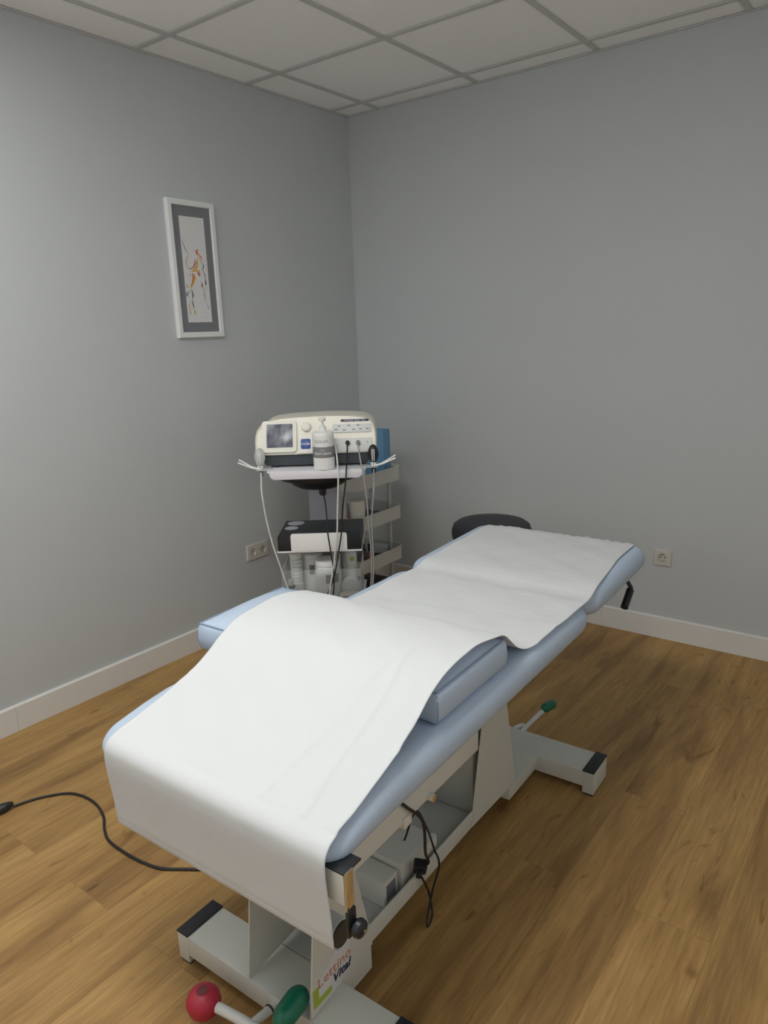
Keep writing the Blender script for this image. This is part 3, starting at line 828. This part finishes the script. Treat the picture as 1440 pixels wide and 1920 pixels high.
t = thing('spray_bottle', 'slim white bottle with grey cap at the back centre of the clear bin', 'bottle', S(0.046, 0.205), TA)
lathe('body', [(0.020, 0), (0.024, 0.003), (0.024, 0.150), (0.014, 0.168)], 'white', t, 28)
lathe('cap', [(0.0145, 0.1685), (0.0145, 0.200), (0.004, 0.203)], 'label', t, 20)
t = thing('cotton_pad_tub', 'round clear plastic tub stood on its edge in the clear bin', 'tub', S(0.118, 0.085, 0.0405), TA)
lathe('tub', [(0.036, -0.018), (0.0395, -0.015), (0.0395, 0.018), (0.002, 0.018)], 'clear2', t, 40, axis='y')
lathe('pads', [(0.034, -0.016), (0.034, 0.014)], 'white', t, 32, axis='y')
t = thing('cream_remote', 'small cream plastic handset lying before the round tub in the clear bin', 'device', S(0.115, 0.034, 0.0), TA)
box('casing', -0.042, 0.042, -0.017, 0.017, 0.0, 0.030, 'cream', t, 0.006, rot=(0, 0, 0))
box('display', -0.030, 0.000, -0.0176, -0.0168, 0.012, 0.018, 'dark', t, 0.0002)

# physiotherapy machine
MZ = 0.9405
MC = thing('therapy_machine', 'cream electrotherapy unit with grey screen standing on the trolley tray', 'medical device', tworld(0, 0, MZ), TA)
def slope(z): return 0.088 + 0.38 * (z - 0.055)
half = [(0.262, 0.056), (0.263, 0.110), (0.262, 0.135), (0.258, 0.158), (0.250, 0.178), (0.236, 0.193), (0.210, 0.203), (0.160, 0.209), (0.08, 0.2125), (0.0, 0.214)]
outl = [(-x - 0.004, z * (0.992 if z > 0.1 else 1)) for x, z in half] + [(x - 0.006, z) for x, z in half[::-1][1:]]
outl = [(x + (0.02 if (x < -0.1 and z > 0.15) else 0) * (z - 0.15) / 0.06 if x < -0.1 and z > 0.15 else x, z) for x, z in outl]
bm = bmesh.new()
rings = []
cz = 0.13
for (dy, sc, back) in ((0.004, 0.965, 0), (0.0, 0.985, 0), (0.006, 1.0, 0), (0.0, 1.0, 0.21), (0.0, 0.985, 0.27), (0.0, 0.94, 0.29)):
    ring = []
    for x, z in outl:
        zz = cz + (z - cz) * sc if z > 0.06 else z
        y = slope(zz) + dy if back == 0 else 0.088 + back - 0.15 * max(0, zz - 0.1)
        if back == 0.21: zz -= 0.010 * max(0, min(1, (zz - 0.15) / 0.05))
        ring.append(bm.verts.new((x * sc, y, zz)))
    rings.append(ring)
n = len(outl)
bm.faces.new(rings[0][::-1]); bm.faces.new(rings[-1])
for A, Bv in zip(rings, rings[1:]):
    for i in range(n): bm.faces.new((A[i], A[(i + 1) % n], Bv[(i + 1) % n], Bv[i]))
obj('casing', bm, 'cream', MC, angle=30)
bs = obj('base_section', add_prism(bmesh.new(), [(-0.222, 0.008), (0.216, 0.008), (0.246, 0.0555), (-0.252, 0.0555)], 'y', 0.098, 0.355, 0.003), 'dark', MC)
for fx in (-0.18, 0.18):
    for fy in (0.115, 0.335): lathe('rubber_foot', [(0.010, 0.0), (0.012, 0.001), (0.012, 0.0085), (0.010, 0.0085)], 'rubber', bs, 16, c=(fx, fy, 0))
SLA = math.atan(0.38)
def face_part(name, x0, x1, z0, z1, th, m, parent=MC, r=0.004, bev=0.001, base=-0.0005):
    # slab lying on the sloping fascia
    cx, czz = (x0 + x1) / 2, (z0 + z1) / 2
    hw, hh = (x1 - x0) / 2, (z1 - z0) / 2 / math.cos(SLA)
    bm = add_prism(bmesh.new(), rrect(-hw, hw, -hh, hh, r), 'y', -th, -base, bev)
    return obj(name, bm, m, parent, loc=(cx, slope(czz) + 0.0005, czz), rot=(-SLA, 0, 0))
bz = face_part('screen_bezel', -0.236, -0.086, 0.065, 0.194, 0.010, 'cream_lt', r=0.012, bev=0.004)
face_part('screen', -0.214, -0.102, 0.084, 0.180, 0.0115, 'screen', bz, r=0.002, bev=0.0004)
face_part('badge_column', -0.079, -0.018, 0.060, 0.142, 0.0025, 'cream_lt', r=0.004)
bd = face_part('badge', -0.068, -0.026, 0.077, 0.118, 0.0045, 'blue', r=0.007, bev=0.001)
def face_text(name, body, size, m, x, z, lift, parent, **k):
    return text(name, body, size, m, parent, (x, slope(z) - lift / math.cos(SLA), z), (PI / 2 - SLA, 0, 0), **k)
face_text('lettering', 'HCR 700', 0.0095, 'ink_white', -0.047, 0.098, 0.0047, bd, bold=0.0002)
kb = lathe('dial', [(0.019, 0.0), (0.021, 0.002), (0.019, 0.012), (0.015, 0.014), (0.002, 0.0145)], 'cream_lt', MC, 32, axis='y', loc=(-0.044, slope(0.168), 0.168), rot=(-SLA, 0, 0))
pn = face_part('control_panel', 0.070, 0.236, 0.140, 0.174, 0.0015, 'panel', r=0.004, bev=0.0004)
face_part('connector_panel', 0.055, 0.240, 0.060, 0.116, 0.0015, 'panel', r=0.005, bev=0.0004)
tp = face_part('title_strip', 0.106, 0.226, 0.1855, 0.1935, 0.002, 'navy', r=0.001, bev=0.0002)
face_text('lettering', 'PHYSIOMED  TECAR  TWIN', 0.0072, 'ink_white', 0.166, 0.1895, 0.0022, tp, sx=1.05)
for (x, z, wd) in ((0.098, 0.166, 4), (0.140, 0.168, 5), (0.180, 0.168, 5), (0.085, 0.152, 6), (0.120, 0.150, 6), (0.160, 0.151, 6), (0.190, 0.152, 5), (0.220, 0.153, 5)):
    face_part('control_mark', x - 0.0012 * wd, x + 0.0012 * wd, z - 0.0022, z + 0.0022, 0.0021, 'ink', pn, r=0.0008, bev=0.0)
for (x, m) in ((0.081, 'white'), (0.134, 'black'), (0.179, 'label')):
    z = 0.095
    s = lathe('socket_ring', [(0.0135, 0), (0.0135, 0.003), (0.0105, 0.0035), (0.001, 0.0035)], 'panel', MC, 24, axis='y', loc=(x, slope(z) - 0.001, z), rot=(-SLA, 0, 0))
    s['own_frame'] = 1
    lathe('cable_plug', [(0.0088, 0.003), (0.0095, 0.004), (0.0092, 0.018), (0.005, 0.021), (0.003, 0.022)], m, s, 20, axis='y')
face_text('lettering', 'A', 0.014, 'orange', 0.219, 0.099, 0.0018, MC)

# treatment probes standing in the holders, with their leads
def lead(name, pts, r, m, label, parent=None):
    return pts
PR = []
for s, body, label in ((-1, 'clear2', 'clear handled treatment probe in the holder left of the machine'), (1, 'black', 'black handled treatment probe in the holder right of the machine')):
    t = thing('treatment_probe', label, 'probe', tworld(s * 0.243, 0.069, 0.9424), TA)
    lathe('handle', [(0.008, 0.012), (0.016, 0.020), (0.0235, 0.045), (0.021, 0.068), (0.013, 0.084), (0.004, 0.090)], body, t, 28)
    lathe('tip', [(0.008, 0.000), (0.0125, 0.002), (0.0125, 0.013), (0.009, 0.016)], 'cream_lt', t, 24)
    for dx in (-0.004, 0.004): tube('electrode_strip', [(dx, -0.0185, 0.022), (dx, -0.0255, 0.045), (dx, -0.0200, 0.072)], 0.0022, 'white', t, 8)
    lathe('tip_eye', [(0.0005, 0), (0.003, 0.0003), (0.003, 0.001), (0.0005, 0.0012)], 'hole', t, 12, c=(0, -0.0122, 0.008), axis='y')
    PR.append(t)

def cable(name, label, m, r, pts2, pre=(), post=(), parent=None):
    pts = [tworld(*p) for p in pre] + [tworld(x, -0.03, z) for x, z in pts2] + [tworld(*p) for p in post]
    o = tube(name, pts, r, m, None, 8, 6)
    return tag(o, label, 'cable', 'leads hanging from the machine')
cable('white_lead', 'white lead hanging from the machine socket beside the pump bottle', 'white_cable', 0.0036, [(0.096, 0.90), (0.086, 0.765), (0.080, 0.672), (0.066, 0.578), (0.046, 0.47), (0.027, 0.372)], [(0.081, 0.074, 1.036), (0.085, 0.055, 1.030), (0.093, 0.01, 0.975), (0.095, -0.02, 0.945)], [(0.02, -0.04, 0.30), (0.03, -0.05, 0.12)])
cable('black_lead', 'black lead hanging from the black plug of the machine', 'black_cable', 0.0032, [(0.127, 0.90), (0.110, 0.788), (0.098, 0.672), (0.079, 0.577), (0.058, 0.482), (0.018, 0.378)], [(0.134, 0.073, 1.034), (0.134, 0.058, 1.026), (0.133, 0.01, 0.972), (0.131, -0.02, 0.945)], [(0.0, -0.045, 0.30), (-0.01, -0.04, 0.15)])
cable('grey_lead', 'grey lead hanging from the grey plug of the machine', 'gray_cable', 0.0032, [(0.203, 0.911), (0.211, 0.831), (0.215, 0.715), (0.220, 0.621), (0.221, 0.525), (0.216, 0.453)], [(0.179, 0.073, 1.034), (0.181, 0.058, 1.026), (0.190, 0.01, 0.975), (0.198, -0.02, 0.945)], [(0.20, -0.035, 0.32), (0.15, -0.03, 0.15)])
cable('probe_lead', 'grey lead hanging below the right probe holder beside the white cart', 'gray_cable', 0.0034, [(0.242, 0.853), (0.236, 0.795), (0.228, 0.705), (0.229, 0.62), (0.230, 0.525), (0.224, 0.45)], [(0.243, 0.069, 0.9335), (0.243, 0.040, 0.905)], [(0.21, -0.03, 0.32), (0.16, -0.02, 0.16)])
cable('probe_lead', 'pale lead hanging below the left probe holder in front of the grey wall', 'white_cable', 0.0036, [(-0.227, 0.856), (-0.216, 0.740), (-0.198, 0.634), (-0.173, 0.537), (-0.144, 0.427)], [(-0.243, 0.069, 0.9335), (-0.238, 0.040, 0.905)], [(-0.11, -0.03, 0.33), (-0.06, -0.03, 0.16)])
cable('power_lead', 'black lead dropping from under the trolley tray across the front plate', 'black_cable', 0.003, [(0.041, 0.66), (0.050, 0.578), (0.057, 0.494), (0.05, 0.40)], [(0.015, 0.10, 0.825), (0.026, 0.06, 0.80), (0.036, 0.0, 0.75), (0.038, -0.02, 0.70)], [(0.03, -0.02, 0.30), (0.0, -0.02, 0.15)])
for s, m in ((-1, 'label'), (1, 'black')):
    lathe('strain_relief', [(0.006, 0.0), (0.0095, 0.003), (0.0095, 0.022), (0.008, 0.0255)], m, PR[0 if s < 0 else 1], 16, c=(0, 0, -0.0330))

# pump bottle
PB = thing('pump_bottle', 'white pump bottle of body cream in front of the therapy machine', 'bottle', tworld(0.035, 0.0395, 0.9405), TA)
lathe('body', [(0.040, 0.0), (0.0445, 0.002), (0.0450, 0.006), (0.0450, 0.135), (0.0455, 0.139), (0.0455, 0.152), (0.043, 0.157), (0.020, 0.162)], 'white', PB, 48)
lathe('label_band', [(0.0452, 0.052), (0.0454, 0.053), (0.0454, 0.097), (0.0452, 0.098)], 'label', PB, 48)
lathe('pump_collar', [(0.014, 0.1615), (0.0150, 0.163), (0.0145, 0.180), (0.007, 0.184), (0.0055, 0.198)], 'white', PB, 24)
bm = bmesh.new()
add_lathe(bm, [(0.006, 0.200), (0.0145, 0.202), (0.0150, 0.204), (0.0150, 0.213), (0.0140, 0.215), (0.003, 0.2155)], 24)
add_tube(bm, [(0, 0, 0.207), (0.004, -0.022, 0.208), (0.005, -0.034, 0.203)], 0.0052, 10)
obj('pump_head', bm, 'white', PB)
def wrap_text(name, body, size, m, r, z, ang, bold=0.0, sx=1.0):
    o = text(name, body, size, m, PB, (0, 0, 0), (0, 0, 0), bold=bold, extrude=0.0, sx=sx)
    for v in o.data.vertices:
        a = ang + v.co.x / r
        v.co = Vector((r * math.sin(a), -r * math.cos(a), z + v.co.y))
    return o
wrap_text('lettering', 'NOUM', 0.017, 'ink', 0.0458, 0.120, -0.10, sx=1.15)
wrap_text('lettering', 'BODY CREAM', 0.0125, 'ink_white', 0.0460, 0.070, 0.0, 0.0002, sx=1.0)
wrap_text('lettering', 'SPORT', 0.006, 'ink_white', 0.0460, 0.084, 0.0)
for k in range(4):
    wrap_text('fine_print', '- -- --- -- ---- --', 0.005, 'ink', 0.0458, 0.040 - 0.008 * k, -0.15)

# ------------------------------------------------------------------ white three tier cart in the corner
K = thing('storage_cart', 'off-white three tier metal cart in the room corner behind the trolley', 'cart', (0.345, -0.455, 0), 0)
HX, HY = 0.142, 0.205
def tier(zr, h=0.075):
    bm = bmesh.new()
    out = rrect(-HX, HX, -HY, HY, 0.045, 6); inn = rrect(-HX + 0.003, HX - 0.003, -HY + 0.003, HY - 0.003, 0.042, 6)
    lip = rrect(-HX - 0.003, HX + 0.003, -HY - 0.003, HY + 0.003, 0.048, 6)
    R = []
    for pts, z in ((out, zr - h), (out, zr - 0.004), (lip, zr - 0.004), (lip, zr), (inn, zr), (inn, zr - h + 0.003)):
        R.append([bm.verts.new((x, y, z)) for x, y in pts])
    n = len(out)
    for A, Bv in zip(R, R[1:]):
        for i in range(n): bm.faces.new((A[i], A[(i + 1) % n], Bv[(i + 1) % n], Bv[i]))
    bm.faces.new(R[0][::-1]); bm.faces.new(R[-1])
    return obj('basket', bm, 'cart', K, angle=30)
for zr in (0.785, 0.568, 0.335): tier(zr)
for px in (-0.075, 0.055):
    for sy in (-1, 1):
        tube('post', [(px, sy * (HY - 0.012), 0.055), (px, sy * (HY - 0.012), 0.780)], 0.0095, 'cart', K, 14, smoothpath=False)
        lathe('caster', [(0.004, -0.010), (0.026, -0.009), (0.0275, 0.0), (0.026, 0.009), (0.004, 0.010)], 'black', K, 20, c=(px, sy * (HY - 0.012), 0.0275), axis='y')

def kloc(x, y, z): return (0.345 + x, -0.455 + y, z)
Z1, Z2, Z3 = 0.785 - 0.0715, 0.568 - 0.0715, 0.335 - 0.0715
def book(name, label, cat, x0, x1, y0, y1, z0, z1, m, cover='white', grp=None, tilt=0):
    t = thing(name, label, cat, ((x0 + x1) / 2, (y0 + y1) / 2, z0), 0, grp)
    a, b, h = (x1 - x0) / 2, (y1 - y0) / 2, z1 - z0
    box('cover', -a, a, -b, b, 0, h, m, t, 0.004)
    box('edge', -a + 0.004, a - 0.004, -b - 0.0004, -b + 0.004, 0.004, h - 0.004, cover, t, 0.0005)
    return t
book('box_file', 'tall blue box file standing on the top tier of the white cart', 'box file', 0.300, 0.435, -0.345, -0.285, Z1, 0.985, 'folder', 'folder')
book('folder', 'dark blue folder lying in the middle tier of the cart', 'folder', 0.235, 0.455, -0.47, -0.295, Z2, Z2 + 0.022, 'darkblue')
t = thing('paper_towel_roll', 'cream paper towel roll standing in the middle tier of the cart', 'paper roll', (0.425, -0.575, Z2), 0)
lathe('roll', [(0.018, 0.0), (0.040, 0.0), (0.040, 0.150), (0.018, 0.150)], 'cream_lt', t, 36)
t = thing('pink_soap_case', 'small pink case at the front edge of the middle cart tier', 'case', (0.370, -0.565, Z2), 0.2)
box('case', -0.012, 0.012, -0.030, 0.030, 0, 0.075, 'pink', t, 0.006)
def bottle(x, y, z, r, h, m, label, capm='black', hc=0.03):
    t = thing('lotion_bottle', label, 'bottle', (x, y, z), 0)
    lathe('body', [(r * 0.9, 0), (r, 0.004), (r, h * 0.78), (r * 0.55, h * 0.92), (r * 0.4, h * 0.93)], m, t, 24)
    lathe('cap', [(r * 0.45, h * 0.931), (r * 0.5, h * 0.94), (r * 0.5, h + hc), (r * 0.3, h + hc + 0.003)], capm, t, 20)
    return t
bottle(0.450, -0.575, Z3, 0.022, 0.125, 'brown', 'dark brown bottle in the near corner of the lowest cart tier', 'black', 0.02)
bottle(0.405, -0.610, Z3, 0.022, 0.140, 'black', 'black bottle beside the brown one in the lowest cart tier', 'black', 0.018)
bottle(0.452, -0.520, Z3, 0.018, 0.105, 'pink', 'pinkish bottle with black cap in the lowest cart tier', 'black', 0.03)
t = thing('clear_food_box', 'flat clear plastic box lying in the far end of the lowest cart tier', 'box', (0.375, -0.355, Z3 + 0.040), 0.4)
box('shell', -0.055, 0.055, -0.040, 0.040, 0.0, 0.034, 'clear2', t, 0.006)
t = thing('shoe_box', 'dark flat box under the clear box in the lowest cart tier', 'box', (0.370, -0.375, Z3), 0)
box('shell', -0.085, 0.075, -0.085, 0.085, 0.0, 0.0395, 'dark', t, 0.002)
t = thing('floor_block', 'plain dark block on the floor beneath the white cart', 'case', (0.350, -0.50, 0.0), 0)  # plain dark block filling the space under the lowest tier
box('shell', -0.055, 0.125, -0.10, 0.10, 0.0, 0.185, 'black', t, 0.006)

# ------------------------------------------------------------------ sockets
def socket(parent, cx, cz, axis):
    # axis 'x': on the left wall facing +x ; 'y': on the back wall facing -y
    def P(u, d, v): return (d, cx + u, cz + v) if axis == 'x' else (cx + u, -d, cz + v)
    bm = bmesh.new()
    def ringdisc(bm, prof, u=0, v=0, n=32):
        rings = []
        for r, d in prof:
            rings.append([bm.verts.new(P(u + r * math.cos(2 * PI * k / n), d, v + r * math.sin(2 * PI * k / n))) for k in range(n)])
        for A, Bv in zip(rings, rings[1:]):
            for k in range(n): bm.faces.new((A[k], A[(k + 1) % n], Bv[(k + 1) % n], Bv[k]))
        bm.faces.new(rings[-1])
    ringdisc(bm, [(0.0235, 0.0088), (0.0235, 0.0100), (0.0205, 0.0102), (0.0190, 0.0060), (0.0185, 0.0015)])
    f = obj('socket_face', bm, 'socket', parent)
    bm = bmesh.new()
    for u in (-0.0095, 0.0095): ringdisc(bm, [(0.0032, 0.0010), (0.0032, 0.0022)], u, 0, 14)
    obj('contact_hole', bm, 'hole', f)
    for v in (-0.0165, 0.0165):
        bm = bmesh.new()
        a, b = P(-0.003, 0.001, v - 0.003), P(0.003, 0.0065, v + 0.003)
        add_box(bm, min(a[0], b[0]), max(a[0], b[0]), min(a[1], b[1]), max(a[1], b[1]), a[2], b[2], 0.0005)
        obj('earth_clip', bm, 'brass', f)
def plate(parent, u0, u1, v0, v1, axis, holes):
    bm = bmesh.new()
    outline = rrect(u0, u1, v0, v1, 0.005, 4)
    def P(u, d, v): return (d, u, v) if axis == 'x' else (u, -d, v)
    R = []
    for ins, d in ((0, 0.0), (0, 0.006), (0.002, 0.0085), (0.006, 0.0092)):
        R.append([bm.verts.new(P(u, d, v)) for u, v in rrect(u0 + ins, u1 - ins, v0 + ins, v1 - ins, 0.005, 4)])
    n = len(R[0])
    for A, Bv in zip(R, R[1:]):
        for i in range(n): bm.faces.new((A[i], A[(i + 1) % n], Bv[(i + 1) % n], Bv[i]))
    # front face with round openings, filled as triangles
    edges = [bm.edges.get((R[-1][i], R[-1][(i + 1) % n])) for i in range(n)]
    for cx, cz in holes:
        ring = [bm.verts.new(P(cx + 0.0236 * math.cos(2 * PI * k / 32), 0.0092, cz + 0.0236 * math.sin(2 * PI * k / 32))) for k in range(32)]
        edges += [bm.edges.new((ring[k], ring[(k + 1) % 32])) for k in range(32)]
    bmesh.ops.triangle_fill(bm, use_beauty=True, edges=edges)
    obj('cover_plate', bm, 'socket', parent, angle=30)
t = thing('wall_socket', 'ivory double wall socket on the left grey wall beside the trolley', 'wall socket', (0, 0, 0))
plate(t, -0.984, -0.831, 0.354, 0.437, 'x', [(-0.9435, 0.3955), (-0.8715, 0.3955)])
socket(t, -0.9435, 0.3955, 'x'); socket(t, -0.8715, 0.3955, 'x')
t = thing('wall_socket', 'ivory single wall socket on the back wall right of the headrest', 'wall socket', (0, 0, 0))
plate(t, 1.783, 1.865, 0.366, 0.447, 'y', [(1.824, 0.4065)])
socket(t, 1.824, 0.4065, 'y')

# ------------------------------------------------------------------ picture
PF = thing('framed_picture', 'narrow white framed watercolour figure study on the left grey wall', 'picture', (0, -1.153, 1.795))
W2, H2, FW = 0.131, 0.2965, 0.0245
bm = bmesh.new()
sec = [(0, 0.0), (0, 0.020), (0.003, 0.022), (FW - 0.003, 0.022), (FW, 0.019), (FW, 0.0)]   # inset, depth
R = []
for ins, d in sec:
    R.append([bm.verts.new((d, y, z)) for y, z in ((-W2 + ins, -H2 + ins), (W2 - ins, -H2 + ins), (W2 - ins, H2 - ins), (-W2 + ins, H2 - ins))])
for A, Bv in zip(R, R[1:] + R[:1]):
    for i in range(4): bm.faces.new((A[i], A[(i + 1) % 4], Bv[(i + 1) % 4], Bv[i]))
obj('frame', bm, 'frame', PF, smooth=False)
mt = box('mount', 0.002, 0.0125, -W2 + FW, W2 - FW, -H2 + FW, H2 - FW, 'mount', PF, 0)
AW, AH = 0.069, 0.2285
art = box('artwork', 0.0126, 0.0130, -AW, AW, -AH, AH, 'artpaper', mt, 0)
def apt(x, y):
    v = (y - 365) / 1250.0
    u = (x - (215 + (y - 350) * 0.087)) / (295 - 10 * v)
    return (-AW + 2 * AW * u, AH - 2 * AH * v)
cols = {'pu': (0.10, 0.07, 0.12), 'or': (0.62, 0.20, 0.06), 'ye': (0.66, 0.40, 0.08), 'bl': (0.04, 0.07, 0.16), 're': (0.36, 0.06, 0.06), 'lb': (0.30, 0.42, 0.52), 'gr': (0.05, 0.10, 0.07), 'ta': (0.45, 0.36, 0.26), 'br': (0.16, 0.10, 0.05), 'gy': (0.35, 0.35, 0.37), 'pe': (0.62, 0.46, 0.34)}
strokes = [('pu', 4, [(258, 630), (270, 690), (300, 760), (330, 800)]), ('gy', 2, [(335, 795), (318, 850), (305, 900)]), ('pu', 4, [(306, 880), (304, 915), (308, 940)]),
           ('or', 16, [(420, 745), (428, 775), (445, 800)]), ('br', 4, [(438, 735), (440, 760)]), ('or', 8, [(440, 790), (475, 825), (492, 870)]), ('pe', 8, [(425, 800), (465, 860), (485, 930)]), ('lb', 6, [(492, 880), (505, 920), (498, 960)]), ('bl', 5, [(512, 910), (505, 955), (485, 985)]),
           ('re', 7, [(408, 850), (405, 905), (385, 955), (335, 978)]), ('ye', 16, [(432, 850), (430, 910), (412, 970), (365, 1005)]), ('pe', 8, [(315, 820), (300, 900), (330, 990)]), ('ye', 8, [(355, 1000), (400, 995), (470, 990)]),
           ('or', 18, [(372, 1025), (388, 1075), (382, 1125), (362, 1175)]), ('ye', 10, [(395, 1030), (405, 1080), (385, 1140), (360, 1200)]), ('br', 6, [(345, 1040), (352, 1060)]),
           ('re', 7, [(430, 1005), (450, 1035), (462, 1065)]), ('or', 8, [(445, 1000), (470, 1040)]),
           ('bl', 5, [(500, 985), (522, 1040), (530, 1100)]), ('bl', 9, [(530, 1090), (535, 1140), (530, 1165)]), ('gy', 3, [(535, 1165), (540, 1240)]),
           ('br', 11, [(492, 1140), (488, 1165), (480, 1185)]), ('ta', 6, [(470, 1110), (500, 1190), (520, 1240)]), ('gy', 5, [(515, 1230), (520, 1300), (535, 1380)]), ('gy', 6, [(545, 1390), (565, 1440), (572, 1455)]), ('ta', 3, [(505, 1240), (510, 1320)]),
           ('bl', 5, [(303, 1160), (320, 1200)]), ('bl', 5, [(300, 1250), (305, 1300)]), ('bl', 6, [(320, 1245), (312, 1305)]), ('bl', 4, [(332, 1225), (338, 1265)]),
           ('ye', 7, [(350, 1160), (358, 1220)]), ('gr', 8, [(362, 1220), (380, 1290), (372, 1330)]), ('gr', 7, [(368, 1345), (380, 1400), (392, 1455)]), ('ye', 4, [(338, 1350), (342, 1450), (360, 1530)]), ('ta', 4, [(330, 1400), (350, 1520)]), ('or', 9, [(392, 1465), (402, 1495), (398, 1525)]), ('ye', 12, [(398, 1470), (405, 1510)]), ('gy', 1.5, [(500, 1555), (552, 1553)])]
for i, (c, wd, pts) in enumerate(strokes):
    key = 'paint_' + c
    if key not in M: M[key] = mat('watercolour_' + c, cols[c], 0.8, noise=0.25, nscale=120)
    Q = spline([(0,) + apt(*p) for p in pts], 6) if len(pts) > 2 else [Vector((0,) + apt(*p)) for p in pts]
    bm = bmesh.new(); A = []
    nn = len(Q)
    for k, p in enumerate(Q):
        d = (Q[min(k + 1, nn - 1)] - Q[max(k - 1, 0)]).normalized()
        nrm = Vector((0, -d.z, d.y))
        f = (0.35 + 0.65 * math.sin(PI * (k + 0.5) / nn)) * wd * 0.00040 * (0.85 + 0.3 * random.random())
        A.append((bm.verts.new((0.01302 + 0.00004 * (i + 1) / 4, p.y + nrm.y * f, p.z + nrm.z * f)), bm.verts.new((0.01302 + 0.00004 * (i + 1) / 4, p.y - nrm.y * f, p.z - nrm.z * f))))
    for (a, b), (c2, d2) in zip(A, A[1:]): bm.faces.new((a, b, d2, c2))
    obj('brush_stroke', bm, key, art, smooth=False)
